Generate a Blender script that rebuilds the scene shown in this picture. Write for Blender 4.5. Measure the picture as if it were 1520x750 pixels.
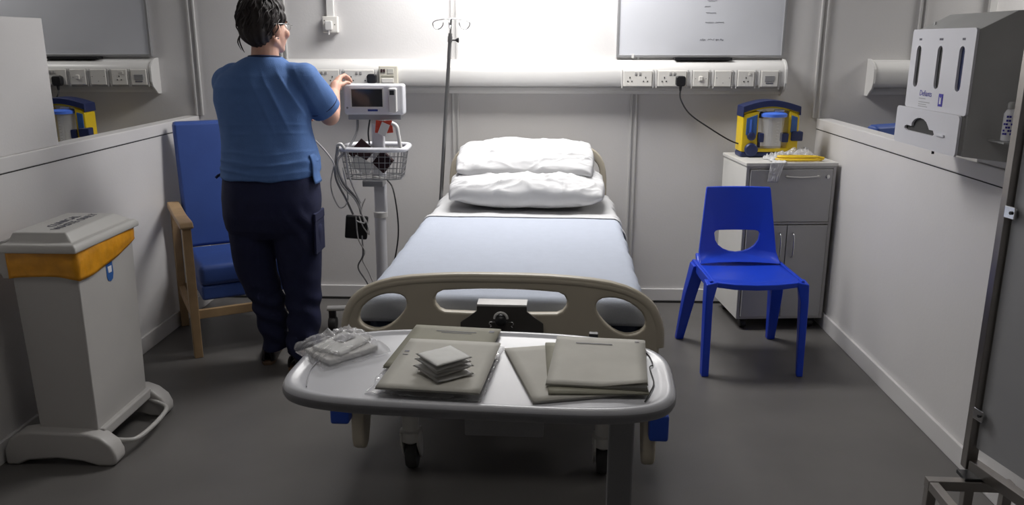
import bpy, bmesh, math, random
from math import sin, cos, pi, radians, sqrt
from mathutils import Vector, Matrix, noise
for o in list(bpy.data.objects): bpy.data.objects.remove(o)
SC = bpy.context.scene
COL = SC.collection
random.seed(7)

# ------------------------------------------------------------------ camera
YB = 4.669            # back wall
XL, XR = -1.973, 1.54 # faces of the half-height partitions
def make_camera():
    f, yaw, pit, roll = 1210.95, -0.0363, 0.2524, -0.0011
    F = Vector((sin(yaw)*cos(pit), cos(yaw)*cos(pit), -sin(pit)))
    R = Vector((cos(yaw), -sin(yaw), 0)); D = F.cross(R)
    R2 = cos(roll)*R + sin(roll)*D; D2 = -sin(roll)*R + cos(roll)*D
    cd = bpy.data.cameras.new('camera'); co = bpy.data.objects.new('camera', cd); COL.objects.link(co)
    cd.sensor_fit = 'HORIZONTAL'; cd.sensor_width = 36; cd.lens = f*36/1520
    cd.clip_start = .05
    M = Matrix((R2, -D2, -F)).transposed().to_4x4(); M.translation = (0, 0, 1.5)
    co.matrix_world = M; SC.camera = co
make_camera()
# ------------------------------------------------------------------ world, lamps, exposure
w = bpy.data.worlds.new('world'); SC.world = w; w.use_nodes = True
w.node_tree.nodes['Background'].inputs[0].default_value = (.55, .56, .6, 1)
w.node_tree.nodes['Background'].inputs[1].default_value = .05
SC.view_settings.view_transform = 'Standard'; SC.view_settings.look = 'None'
SC.view_settings.gamma = 1; SC.view_settings.use_curve_mapping = False
SC.view_settings.exposure = 0.0
def area(name, loc, sx, sy, power, col=(1, .98, .95), rot=(0, 0, 0), spread=180):
    l = bpy.data.lights.new(name, 'AREA'); l.shape = 'RECTANGLE'; l.size = sx; l.size_y = sy
    l.energy = power; l.color = col; l.spread = radians(spread)
    o = bpy.data.objects.new(name, l); COL.objects.link(o); o.location = loc; o.rotation_euler = rot
    return o
area('bay_lamp', (-.12, 4.14, 2.415), 1.10, .50, 43, (1, .985, .97))
area('right_bay_lamp', (3.38, 4.20, 2.415), 1.10, .36, 27)
area('left_bay_fill_light', (-3.62, 4.20, 2.415), 1.10, .36, 8)  # unseen weak lamp, added to light the left bay
area('aisle_fill_light', (-.1, 1.7, 2.41), 1.1, .5, 3.0, (1, .95, .88))  # unseen lamp added as weak ambient fill from above

# ------------------------------------------------------------------ materials
def mat(name, col, rough=.5, metal=0, var=.0, vscale=8, bump=0, bscale=60, **kw):
    m = bpy.data.materials.new(name); m.use_nodes = True
    nt = m.node_tree; N = nt.nodes; L = nt.links; b = N['Principled BSDF']
    b.inputs['Base Color'].default_value = (*col, 1); b.inputs['Roughness'].default_value = rough
    b.inputs['Metallic'].default_value = metal
    for k, v in kw.items():
        b.inputs[k.replace('_', ' ')].default_value = v
    tc = N.new('ShaderNodeTexCoord')
    if var:
        n = N.new('ShaderNodeTexNoise'); n.inputs['Scale'].default_value = vscale; n.inputs['Detail'].default_value = 4
        L.new(tc.outputs['Object'], n.inputs['Vector'])
        r = N.new('ShaderNodeMapRange'); r.inputs[1].default_value = .3; r.inputs[2].default_value = .7
        r.inputs[3].default_value = 1-var; r.inputs[4].default_value = 1+var
        L.new(n.outputs['Fac'], r.inputs[0])
        mx = N.new('ShaderNodeVectorMath'); mx.operation = 'SCALE'; mx.inputs[0].default_value = col
        L.new(r.outputs[0], mx.inputs['Scale']); L.new(mx.outputs[0], b.inputs['Base Color'])
    if bump:
        n2 = N.new('ShaderNodeTexNoise'); n2.inputs['Scale'].default_value = bscale; n2.inputs['Detail'].default_value = 3
        L.new(tc.outputs['Object'], n2.inputs['Vector'])
        bp = N.new('ShaderNodeBump'); bp.inputs['Strength'].default_value = bump; bp.inputs['Distance'].default_value = .01
        L.new(n2.outputs['Fac'], bp.inputs['Height']); L.new(bp.outputs[0], b.inputs['Normal'])
    return m
M = {}
M['wall'] = mat('wall_panel', (.66, .645, .64), .42, var=.03, vscale=2, bump=.05, bscale=90)
M['trim'] = mat('trim_white', (.66, .645, .64), .35, var=.02, vscale=5)
M['alu'] = mat('joint_alu', (.62, .61, .60), .35, .15, var=.03, vscale=4)
M['ceil'] = mat('ceiling_white', (.6, .6, .58), .8, var=.02)
M['floor'] = mat('floor_vinyl', (.125, .119, .114), .42, var=.10, vscale=3, bump=.04, bscale=300)
M['gap'] = mat('gap_dark', (.02, .02, .02), .8, var=.1)
M['trunk'] = mat('trunking_white', (.69, .68, .665), .28, var=.01)
M['socket'] = mat('socket_white', (.74, .72, .68), .3, var=.01)
M['hole'] = mat('hole_dark', (.03, .03, .03), .6, var=.1)
M['board'] = mat('board_surface', (.62, .63, .67), .18, var=.05, vscale=1.6)
M['boardframe'] = mat('board_frame', (.42, .42, .43), .35, .5, var=.03)
M['ink'] = mat('ink_grey', (.12, .12, .15), .6, var=.1)
M['black'] = mat('black_plastic', (.015, .015, .017), .4, var=.1)
M['rubber'] = mat('grey_rubber', (.05, .05, .05), .6, var=.1)
M['sheet'] = mat('white_cotton', (.60, .60, .61), .85, var=.015, vscale=30, bump=.15, bscale=400)
M['blanket'] = mat('pale_blue_cotton', (.47, .51, .60), .9, var=.02, vscale=30, bump=.2, bscale=500)
M['mattress'] = mat('navy_vinyl', (.05, .07, .13), .5, var=.05)
M['beige'] = mat('beige_plastic', (.50, .45, .36), .35, var=.02)
M['bedframe'] = mat('bed_frame_grey', (.30, .30, .29), .45, .2, var=.04)
M['bumper'] = mat('bumper_blue', (.02, .07, .42), .4, var=.03)
M['brkt'] = mat('bracket_charcoal', (.075, .070, .066), .5, .2, var=.08)
M['chrome'] = mat('chrome', (.62, .62, .63), .18, 1, var=.02)
M['steel'] = mat('brushed_steel', (.36, .34, .32), .32, 1, var=.05, vscale=20)
M['polesteel'] = mat('pole_steel', (.25, .25, .25), .3, .8, var=.05)
M['table'] = mat('table_grey_white', (.55, .555, .59), .28, var=.015)
M['tableedge'] = mat('table_edge_grey', (.30, .30, .32), .35, var=.02)
M['paper'] = mat('folder_paper', (.50, .485, .44), .75, var=.04, vscale=15)
M['folder2'] = mat('folder_olive', (.30, .29, .23), .75, var=.05, vscale=15)
M['whitepaper'] = mat('white_paper', (.72, .72, .70), .7, var=.02)
M['chair'] = mat('chair_blue', (.008, .050, .56), .38, var=.03, bump=.06, bscale=500)
M['armfab'] = mat('armchair_vinyl', (.035, .080, .30), .5, var=.05, vscale=10, bump=.05, bscale=200)
M['wood'] = mat('beech', (.42, .28, .15), .45, var=.12, vscale=14)
M['locker'] = mat('locker_white', (.66, .65, .62), .4, var=.02)
M['lockgrey'] = mat('locker_grey', (.40, .395, .395), .42, var=.03)
M['lockedge'] = mat('locker_edge', (.40, .39, .385), .4, var=.03)
M['yellow'] = mat('yellow_plastic', (.80, .56, .015), .35, var=.03)
M['navy'] = mat('navy_plastic', (.018, .028, .10), .4, var=.05)
M['blueblk'] = mat('mid_blue_plastic', (.04, .12, .36), .3, var=.1, vscale=30)
M['lid'] = mat('jar_lid_blue', (.08, .20, .80), .35, var=.05)
M['tubeyel'] = mat('yellow_tube', (.85, .58, .03), .35, var=.05)
M['binwhite'] = mat('bin_white', (.46, .445, .43), .4, var=.02)
M['binlid'] = mat('bin_lid', (.47, .46, .44), .35, var=.02)
M['bagora'] = mat('bag_orange', (.70, .30, .012), .42, var=.15, vscale=20, bump=.25, bscale=30)
M['tunic'] = mat('tunic_blue', (.080, .168, .395), .85, var=.05, vscale=30, bump=.15, bscale=300)
M['piping'] = mat('piping_navy', (.012, .02, .07), .8, var=.1)
M['trousers'] = mat('trousers_navy', (.008, .011, .048), .85, var=.1, vscale=20, bump=.15, bscale=300)
M['skin'] = mat('skin', (.62, .36, .27), .5, var=.05, vscale=20, Subsurface_Weight=.08)
M['hair'] = mat('hair_dark', (.016, .010, .009), .62, var=.3, vscale=40)
M['shoe'] = mat('shoe_black', (.02, .018, .018), .45, var=.1)
M['sole'] = mat('sole_tan', (.14, .085, .05), .6, var=.1)
M['monitor'] = mat('monitor_white', (.72, .72, .76), .3, var=.01)
M['screen'] = mat('screen_dark', (.035, .037, .04), .15, var=.1)
M['logo'] = mat('logo_blue', (.03, .06, .28), .4, var=.1)
M['cable'] = mat('cable_grey', (.24, .24, .25), .5, var=.05)
M['cablew'] = mat('cable_pale', (.55, .54, .54), .45, var=.05)
M['red'] = mat('red_label', (.55, .06, .03), .5, var=.2, vscale=60)
M['maroon'] = mat('cuff_maroon', (.035, .012, .016), .8, var=.2)
M['dispgrey'] = mat('dispenser_grey', (.42, .42, .415), .5, .1, var=.06, vscale=6)
M['dispface'] = mat('dispenser_face', (.62, .62, .66), .3, var=.01)
M['panelgrey'] = mat('panel_grey', (.30, .30, .31), .4, var=.05, vscale=3)
M['label'] = mat('label_cream', (.68, .65, .56), .6, var=.02)
M['vial'] = mat('violet_ink', (.03, .02, .30), .5, var=.1)
M['palecard'] = mat('gauze_pack_white', (.66, .65, .63), .6, var=.04, vscale=40)
def glassy(name, col, alpha, rough=.08):
    m = mat(name, col, rough, var=.02); b = m.node_tree.nodes['Principled BSDF']
    b.inputs['Alpha'].default_value = alpha; b.inputs['Specular IOR Level'].default_value = .8
    return m
M['clear'] = glassy('clear_plastic', (.85, .87, .9), .12)
M['film'] = glassy('plastic_film', (.9, .9, .93), .30, .06)
def lampmat():
    m = bpy.data.materials.new('lamp_diffuser'); m.use_nodes = True; b = m.node_tree.nodes['Principled BSDF']
    b.inputs['Emission Color'].default_value = (1, .98, .95, 1); b.inputs['Emission Strength'].default_value = 1.5
    return m
M['lamp'] = lampmat()

# ------------------------------------------------------------------ helpers
def obj(name, bm, m, parent=None, smooth=None, bevel=0, solid=0, subd=0, kind=None, offset=-1):
    me = bpy.data.meshes.new(name)
    if isinstance(bm, bpy.types.Mesh): me = bm
    else:
        if bm.faces and not kind == 'noflip':
            bmesh.ops.recalc_face_normals(bm, faces=bm.faces[:])
        bm.to_mesh(me); bm.free()
    ms = m if isinstance(m, (list, tuple)) else [m]
    me.materials.clear()
    for k in ms: me.materials.append(M[k] if isinstance(k, str) else k)
    o = bpy.data.objects.new(name, me); COL.objects.link(o)
    if parent is not None: o.parent = parent
    if smooth is not None:
        for p in me.polygons: p.use_smooth = True
        if smooth < 179 and not bevel: me.set_sharp_from_angle(angle=radians(smooth))
    if solid:
        s = o.modifiers.new('solid', 'SOLIDIFY'); s.thickness = solid; s.offset = offset
    if bevel:
        b = o.modifiers.new('bevel', 'BEVEL'); b.width = bevel; b.segments = 2; b.limit_method = 'ANGLE'; b.angle_limit = radians(35)
        if smooth is not None:
            for p in me.polygons: p.use_smooth = True
            wn = o.modifiers.new('wn', 'WEIGHTED_NORMAL'); wn.keep_sharp = True
    if subd:
        s = o.modifiers.new('sub', 'SUBSURF'); s.levels = subd; s.render_levels = subd
    return o
def thing(name, label, cat, loc=(0, 0, 0), rz=0, group=None):
    o = bpy.data.objects.new(name, None); COL.objects.link(o); o.empty_display_size = .05
    o.location = loc; o.rotation_euler = (0, 0, rz); o['label'] = label; o['category'] = cat
    if group: o['group'] = group
    return o
def tag(o, label, cat, group=None):
    o['label'] = label; o['category'] = cat
    if group: o['group'] = group
    return o
def struct(name, bm, m, **k):
    o = obj(name, bm, m, **k); 
    if o.parent is None: o['kind'] = 'structure'
    return o
def B(): return bmesh.new()
def box(bm, x0, x1, y0, y1, z0, z1, mt=None):
    if mt is None: mt = Matrix.Identity(4)
    v = [bm.verts.new(mt @ Vector(p)) for p in ((x0,y0,z0),(x1,y0,z0),(x1,y1,z0),(x0,y1,z0),(x0,y0,z1),(x1,y0,z1),(x1,y1,z1),(x0,y1,z1))]
    for f in ((0,3,2,1),(4,5,6,7),(0,1,5,4),(1,2,6,5),(2,3,7,6),(3,0,4,7)): bm.faces.new([v[i] for i in f])
    return bm
def bx(*a, mt=None): return box(B(), *a, mt=mt)
def catmull(P, n=6, closed=False):
    P = [Vector(p) for p in P]; out = []
    m = len(P); rng = range(m if closed else m-1)
    for i in rng:
        if closed: a, b, c, d = P[(i-1) % m], P[i], P[(i+1) % m], P[(i+2) % m]
        else: a, b, c, d = P[max(i-1, 0)], P[i], P[i+1], P[min(i+2, m-1)]
        for k in range(n):
            t = k/n
            out.append(.5*((2*b)+(-a+c)*t+(2*a-5*b+4*c-d)*t*t+(-a+3*b-3*c+d)*t**3))
    if not closed: out.append(P[-1])
    return out
def tube(bm, pts, r, seg=8, closed=False, sm=0, caps=True, sq=1.0):
    if sm: 
        if hasattr(r, '__len__'):
            rr = []
            for i in range(len(r)-1): rr += [r[i]+(r[i+1]-r[i])*k/sm for k in range(sm)]
            r = rr+[r[-1]]
        pts = catmull(pts, sm, closed)
    pts = [Vector(p) for p in pts]; n = len(pts)
    rad = list(r) if hasattr(r, '__len__') else [r]*n
    rings = []; up = None
    for i, p in enumerate(pts):
        if closed: t = pts[(i+1) % n]-pts[i-1]
        else: t = pts[min(i+1, n-1)]-pts[max(i-1, 0)]
        if t.length < 1e-9: t = Vector((0, 0, 1))
        t.normalize()
        if up is None:
            up = Vector((0, 0, 1)) if abs(t.z) < .9 else Vector((0, 1, 0))
        s = t.cross(up)
        if s.length < 1e-4: up = Vector((1, 0, 0)); s = t.cross(up)
        s.normalize(); up = s.cross(t).normalized()
        rings.append([bm.verts.new(p+rad[i]*(cos(2*pi*k/seg)*s+sq*sin(2*pi*k/seg)*up)) for k in range(seg)])
    for i in range(n if closed else n-1):
        a, b = rings[i], rings[(i+1) % n]
        for k in range(seg): bm.faces.new((a[k], a[(k+1) % seg], b[(k+1) % seg], b[k]))
    if caps and not closed:
        bm.faces.new(rings[0][::-1]); bm.faces.new(rings[-1])
    return bm
def tb(*a, **k): return tube(B(), *a, **k)
def cyl(bm, p0, p1, r0, r1=None, seg=16):
    return tube(bm, [p0, p1], [r0, r0 if r1 is None else r1], seg)
def cy(*a, **k): return cyl(B(), *a, **k)
def lathe(bm, prof, c=(0, 0, 0), seg=24, axis='z', caps=True):
    rings = []
    for r, h in prof:
        ring = []
        for k in range(seg):
            a = 2*pi*k/seg; u, v = r*cos(a), r*sin(a)
            p = (u, v, h) if axis == 'z' else ((h, u, v) if axis == 'x' else (v, h, u))
            ring.append(bm.verts.new(Vector(c)+Vector(p)))
        rings.append(ring)
    for i in range(len(rings)-1):
        a, b = rings[i], rings[i+1]
        for k in range(seg): bm.faces.new((a[k], a[(k+1) % seg], b[(k+1) % seg], b[k]))
    if caps: bm.faces.new(rings[0][::-1]); bm.faces.new(rings[-1])
    return bm
def prism(bm, poly, d0, d1, axis='y', fn=None, holes=()):
    # poly in 2D, extruded along axis;  y: (x,z); x: (y,z); z: (x,y)
    def P(u, v, d): return {'y': (u, d, v), 'x': (d, u, v), 'z': (u, v, d)}[axis]
    loops = [list(poly)]+[list(h) for h in holes]
    es = []; allv = []
    for lp in loops:
        vs = [bm.verts.new(P(u, v, d0)) for u, v in lp]
        allv.append(vs)
        es += [bm.edges.new((vs[i], vs[(i+1) % len(vs)])) for i in range(len(vs))]
    if holes:
        r = bmesh.ops.triangle_fill(bm, use_beauty=True, use_dissolve=False, edges=es)
        faces = [g for g in r['geom'] if isinstance(g, bmesh.types.BMFace)]
    else: faces = [bm.faces.new(allv[0])]
    r = bmesh.ops.extrude_face_region(bm, geom=faces)
    nv = [g for g in r['geom'] if isinstance(g, bmesh.types.BMVert)]
    off = Vector(P(0, 0, d1))-Vector(P(0, 0, d0))
    for v in nv: v.co += off
    return bm
def rrect(x0, x1, y0, y1, r, n=5):
    out = []
    for cx, cy_, a0 in ((x1-r, y0+r, -pi/2), (x1-r, y1-r, 0), (x0+r, y1-r, pi/2), (x0+r, y0+r, pi)):
        for k in range(n+1):
            a = a0+pi/2*k/n; out.append((cx+r*cos(a), cy_+r*sin(a)))
    return out
def grid(nu, nv, fn, bm=None, wrapu=False):
    bm = bm or B()
    V = [[bm.verts.new(fn(i/(nu if wrapu else nu-1), j/(nv-1))) for j in range(nv)] for i in range(nu)]
    for i in range(nu if wrapu else nu-1):
        for j in range(nv-1):
            a = (i+1) % nu
            bm.faces.new((V[i][j], V[a][j], V[a][j+1], V[i][j+1]))
    return bm
def shift(bm, v):
    v = Vector(v)
    for x in bm.verts: x.co += v
    return bm
def xf(bm, mt):
    for x in bm.verts: x.co = mt @ x.co
    return bm
def text_bm(s, size, depth=.0006, align='CENTER', mt=None):
    c = bpy.data.curves.new('lettering', 'FONT'); c.body = s; c.size = size; c.extrude = depth; c.align_x = align; c.align_y = 'CENTER'
    c.resolution_u = 2
    o = bpy.data.objects.new('lettering_tmp', c); COL.objects.link(o)
    bpy.context.view_layer.update()
    me = bpy.data.meshes.new_from_object(o.evaluated_get(bpy.context.evaluated_depsgraph_get()))
    bpy.data.objects.remove(o); bm = B(); bm.from_mesh(me); bpy.data.meshes.remove(me)
    if mt is not None: xf(bm, mt)
    return bm
def T(x=0, y=0, z=0): return Matrix.Translation((x, y, z))
def RX(a): return Matrix.Rotation(a, 4, 'X')
def RY(a): return Matrix.Rotation(a, 4, 'Y')
def RZ(a): return Matrix.Rotation(a, 4, 'Z')
def children(o): return [c for c in bpy.data.objects if c.parent == o]
def copy_tree(o, loc=None, label=None, parent=None, drop=()):
    c = o.copy(); COL.objects.link(c)
    if parent is not None: c.parent = parent
    for ch in children(o):
        if ch.name.split('.')[0] not in drop: copy_tree(ch, parent=c, drop=drop)
    if loc is not None: c.location = loc
    if label: c['label'] = label
    return c
def bake(o):
    bpy.context.view_layer.update()
    me = bpy.data.meshes.new_from_object(o.evaluated_get(bpy.context.evaluated_depsgraph_get()))
    mats = list(o.data.materials); bpy.data.objects.remove(o); return me
def fn3(x, y, z, s=1.0): return noise.noise(Vector((x*s, y*s, z*s)))

# ================================================================== STRUCTURE
XO0, XO1, YF = -5.4, 5.3, -2.2
struct('floor', bx(XO0, XO1, YF, YB+.1, -.1, 0), 'floor')
struct('ceiling', bx(XO0, XO1, YF, YB+.1, 2.45, 2.55), 'ceil')
struct('wall_back', bx(XO0, XO1, YB, YB+.1, 0, 2.45), 'wall')
struct('wall_front', bx(XO0, XO1, YF-.1, YF, 0, 2.45), 'wall')
struct('wall_outer_left', bx(XO0-.1, XO0, YF, YB+.1, 0, 2.45), 'wall')
struct('wall_outer_right', bx(XO1, XO1+.1, YF, YB+.1, 0, 2.45), 'wall')
# half-height partitions with a capping ledge, and their taller near sections
HW = 1.028
struct('wall_left', bx(XL-.07, XL, 1.0, YB, 0, HW), 'wall')
struct('wall_right', bx(XR, XR+.07, 1.0, YB, 0, HW), 'wall')
struct('wall_left_tall_section', bx(XL-.062, XL-.006, 1.0, 3.28, 1.090, 1.59), 'wall', bevel=.003)
struct('wall_right_tall_section', bx(XR+.006, XR+.062, 1.0, 2.95, 1.090, 1.59), 'wall', bevel=.003)
def ledge(name, xa, xb):
    bm = bx(xa, xb, 1.0, YB, HW+.004, HW+.062)
    struct(name, bm, 'trim', bevel=.004)
ledge('trim_1', XL-.074, XL+.004); ledge('trim_2', XR-.004, XR+.074)
struct('trim_3', bx(XL-.066, XL+.001, 1.0, YB, HW, HW+.004), 'gap'); struct('trim_4', bx(XR-.001, XR+.066, 1.0, YB, HW, HW+.004), 'gap')
# baseboards
def base(name, a): struct(name, bx(*a), 'trim', bevel=.003)
base('baseboard_left', (XL, XL+.014, 1.0, YB, .0, .083)); base('baseboard_right', (XR-.014, XR, 1.0, YB, .0, .083))
base('baseboard_back', (XL+.014, XR-.014, YB-.014, YB, .012, .085))
struct('trim_5', bx(XL+.014, XR-.014, YB-.017, YB, 0, .012), 'gap')
base('baseboard_back_left', (XO0, XL-.07, YB-.014, YB, 0, .083)); base('baseboard_back_right', (XR+.07, XO1, YB-.014, YB, 0, .083))
# vertical joint covers on the back wall: two ridges and a groove each
tn = 6
for x, z0 in ((-1.45, .085), (-.49, .085), (.515, .085), (XL+.012, 1.091), (XR-.012, 1.091), (2.05, .083), (-2.95, .083), (-3.9, .083), (3.02, .083)):
    wd = .022 if abs(x) > 1.5 and abs(x) < 2 else .019
    bm = bx(x-wd, x+wd, YB-.004, YB, z0, 2.45)
    for s in (-1, 1): box(bm, x+s*wd*.72-.0055, x+s*wd*.72+.0055, YB-.014, YB-.004, z0, 2.45)
    struct('trim_%d' % tn, bm, 'alu', bevel=.002); tn += 1
# corner posts closing the partitions against the back wall
# ------------------------------------------------------------------ bedhead trunking
def trunk_profile(d=.10):
    P = [(YB, 1.222), (YB-.028, 1.222), (YB-.032, 1.228), (YB-.032, 1.262), (YB-.075, 1.264), (YB-.092, 1.268)]
    P += [(YB-.100, 1.285), (YB-.0985, 1.34)]
    for k in range(1, 8):
        a = pi/2*k/7; P.append((YB-.0985+.0885*(1-cos(a)), 1.34+.066*sin(a)))
    P.append((YB, 1.408)); return P
def trunking(x0, x1, label):
    t = thing('bedhead_trunking', label, 'trunking', ((x0+x1)/2, YB, 1.222), 0, 'bedhead trunking runs')
    ox = (x0+x1)/2
    def loc(bm): return shift(bm, (-ox, -YB, -1.222))
    P = trunk_profile()
    obj('channel', loc(prism(B(), P, x0, x1, 'x')), 'trunk', t, smooth=35)
    obj('dado_rail', loc(bx(x0, x1, YB-.036, YB-.030, 1.236, 1.256)), 'trunk', t, bevel=.002)
    for xa in (x0-.012, x1):
        Q = [(YB, 1.215), (YB-.04, 1.215), (YB-.095, 1.258), (YB-.106, 1.285), (YB-.1045, 1.345)]
        for k in range(1, 8):
            a = pi/2*k/7; Q.append((YB-.1045+.09*(1-cos(a)), 1.345+.068*sin(a)))
        Q.append((YB, 1.414))
        obj('end_cap', loc(prism(B(), Q, xa, xa+.012, 'x')), 'trunk', t, bevel=.002)
    return t
trunking(-1.50, 1.313, 'long white bedhead trunking on the back wall, above the bed')
trunking(-5.3, -2.185, 'white bedhead trunking in the left neighbouring bay')
trunking(1.795, 5.2, 'white bedhead trunking in the right neighbouring bay, beside the dispenser')
YT = YB-.1005
def holes_uk(bm, x, z, y=None):
    y = y or -.0095
    box(bm, x-.0025, x+.0025, y-.001, y+.0005, z+.009, z+.017)
    for s in (-1, 1): box(bm, x+s*.011-.0035, x+s*.011+.0035, y-.001, y+.0005, z-.009, z-.004)
def socket(x, w, label, kind, x_off=0, z=1.309):
    t = thing('wall_socket', label, 'socket', (x, YT+.0005, z), 0, 'sockets on the trunking')
    h = .043
    obj('faceplate', bx(-w/2, w/2, -.009, 0, -h, h), 'socket', t, bevel=.004)
    if kind == 'double':
        bm = B()
        for s in (-1, 1): holes_uk(bm, s*w*.27, -.008)
        obj('pin_holes', bm, 'hole', t)
        for s in (-1, 1): obj('rocker_switch', bx(s*.011-.006, s*.011+.006, -.0125, -.008, .020, .034), 'lockedge' if kind == 'double' else 'socket', t, bevel=.001)
    elif kind == 'single':
        bm = B(); holes_uk(bm, 0, -.008); obj('pin_holes', bm, 'hole', t)
        obj('rocker_switch', bx(.014, .026, -.0125, -.008, .018, .032), 'socket', t, bevel=.001)
    elif kind == 'switch':
        obj('rocker_switch', bx(-.010, .010, -.017, -.008, -.012, .012), 'socket', t, bevel=.003)
        bm = B()
        for s in (-1, 1): cyl(bm, (s*.028, -.0095, 0), (s*.028, -.0085, 0), .002, seg=8)
        obj('screw', bm, 'hole', t)
    elif kind == 'blank':
        bm = B()
        for s in (-1, 1): cyl(bm, (s*.034, -.0098, .004), (s*.034, -.0085, .004), .0022, seg=8)
        cyl(bm, (0, -.0098, -.022), (0, -.0085, -.022), .0022, seg=8)
        obj('screw', bm, 'hole', t)
    elif kind == 'data':
        obj('module', bx(-.026, .026, -.012, -.008, -.014, .016), 'boardframe', t, bevel=.002)
        obj('label_strip', bx(-.020, .020, -.0105, -.0085, -.026, -.020), 'ink', t)
    for s in (-1, 1): obj('divider', bx(s*(w/2+.006)-.0025, s*(w/2+.006)+.0025, -.004, 0, -.052, .047), 'trunk', t)
    return t
socket(-1.203, .165, 'double socket behind the nurse\'s raised hand', 'double')
socket(-1.010, .165, 'double socket just above the vital signs monitor, black plug in it', 'double')
socket(.5185, .157, 'empty white double socket below the left end of the whiteboard', 'double')
socket(.705, .157, 'white double socket with the black suction plug in it', 'double')
socket(.8595, .084, 'white single switch plate, third fitting under the whiteboard', 'switch')
socket(.9795, .090, 'blank white plate with small screws, under the whiteboard tray end', 'blank')
socket(1.103, .090, 'white single socket next to the data outlet', 'single')
socket(1.2295, .092, 'square white data outlet at the right end of the trunking', 'data')
for i, (x, k, n) in enumerate(((-2.245, 'data', 'grey data outlet at the end of the left bay trunking'), (-2.356, 'single', 'single socket beside the left bay data outlet'), (-2.475, 'blank', 'blank plate on the left bay trunking'), (-2.59, 'switch', 'switch plate beside the left bay plug'), (-2.735, 'double', 'double socket in the left bay holding a black plug'))):
    socket(x, .157 if k == 'double' else .088, n, k)
# cream nurse-call unit left of bed
t = thing('nurse_call_unit', 'cream control unit with dark red buttons right of the black plug', 'control unit', (-.845, YT, 1.325))
obj('housing', bx(-.052, .052, -.022, .0, -.055, .050), 'label', t, bevel=.005)
for dx in (-.036, -.022): obj('button', bx(dx-.0055, dx+.0055, -.026, -.020, .014, .032), 'maroon', t, bevel=.001)
obj('dial', bx(-.006, .030, -.024, -.020, .006, .034), 'paper', t, bevel=.003)
obj('label_strip', bx(-.040, .030, -.0235, -.021, -.010, -.003), 'folder2', t)
obj('key', bx(-.038, .028, -.025, -.020, -.042, -.018), 'socket', t, bevel=.002)
# plugs
def plug(loc, label, m='black', s=1.0, cord=None, cm='black', cr=.004):
    t = thing('mains_plug', label, 'plug', loc)
    prof = rrect(-.025*s, .025*s, -.026*s, .026*s, .014*s)
    obj('plug_body', prism(B(), prof, -.034*s, 0, 'y'), m, t, smooth=50, bevel=.005)
    obj('cord_grip', cy((0, -.020*s, -.022*s), (0, -.020*s, -.050*s), .009*s, .005*s, seg=10), m, t, smooth=50)
    if cord: obj('cord', tb([Vector(p)-Vector(loc) for p in cord], cr, 8, sm=6), cm, t, smooth=60)
    return t
plug((-.935, YT-.0095, 1.305), 'black mains plug above the vital signs monitor', cord=[(-.935, YT-.03, 1.26), (-.935, YT-.035, 1.2), (-.90, YT-.05, 1.0), (-.86, YT-.16, .8), (-.79, 4.27, .74), (-.765, 4.25, .55), (-.78, 4.24, .40), (-.82, 4.22, .25)])
plug((.748, YT-.0095, 1.297), 'black mains plug whose cord runs to the yellow suction unit', s=1.05, cord=[(.748, YT-.03, 1.25), (.752, YT-.04, 1.20), (.80, YT-.06, 1.125), (.90, YT-.09, 1.055), (1.02, 4.46, .985), (1.09, 4.43, .965)])
plug((-2.697, YT-.0095, 1.290), 'black mains plug in the left neighbouring bay', s=1.05, cord=[(-2.697, YT-.03, 1.24), (-2.70, YT-.05, 1.20), (-2.75, 4.52, 1.12), (-2.79, 4.43, 1.0)])
# small tab under sockets left of bed
# conduit and high socket
def high_socket(x, lab):
    t = thing('surface_socket', lab, 'socket', (x, YB, 1.575), 0, 'high surface sockets')
    obj('conduit', bx(-.020, .020, -.022, 0, .06, .87), 'trunk', t, bevel=.002)
    obj('back_box', bx(-.042, .042, -.036, 0, -.025, .062), 'socket', t, bevel=.004)
    bm = B(); cyl(bm, (.026, -.037, .018), (.026, -.035, .018), .003, seg=8); cyl(bm, (-.03, -.037, .04), (-.03, -.035, .04), .003, seg=8); obj('screw', bm, 'hole', t)
    obj('plug_body', prism(B(), rrect(-.022, .016, -.012, .038, .008), -.064, -.036, 'y'), 'trunk', t, smooth=50, bevel=.004)
    obj('cord_grip', cy((-.005, -.05, -.008), (-.005, -.05, -.035), .008, .005, seg=10), 'trunk', t, smooth=50)
    return t
high_socket(-1.175, 'white socket and plug on conduit high on the wall beside the nurse')
high_socket(2.41, 'white conduit on the back wall of the right neighbouring bay, above the dispenser')
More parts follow.
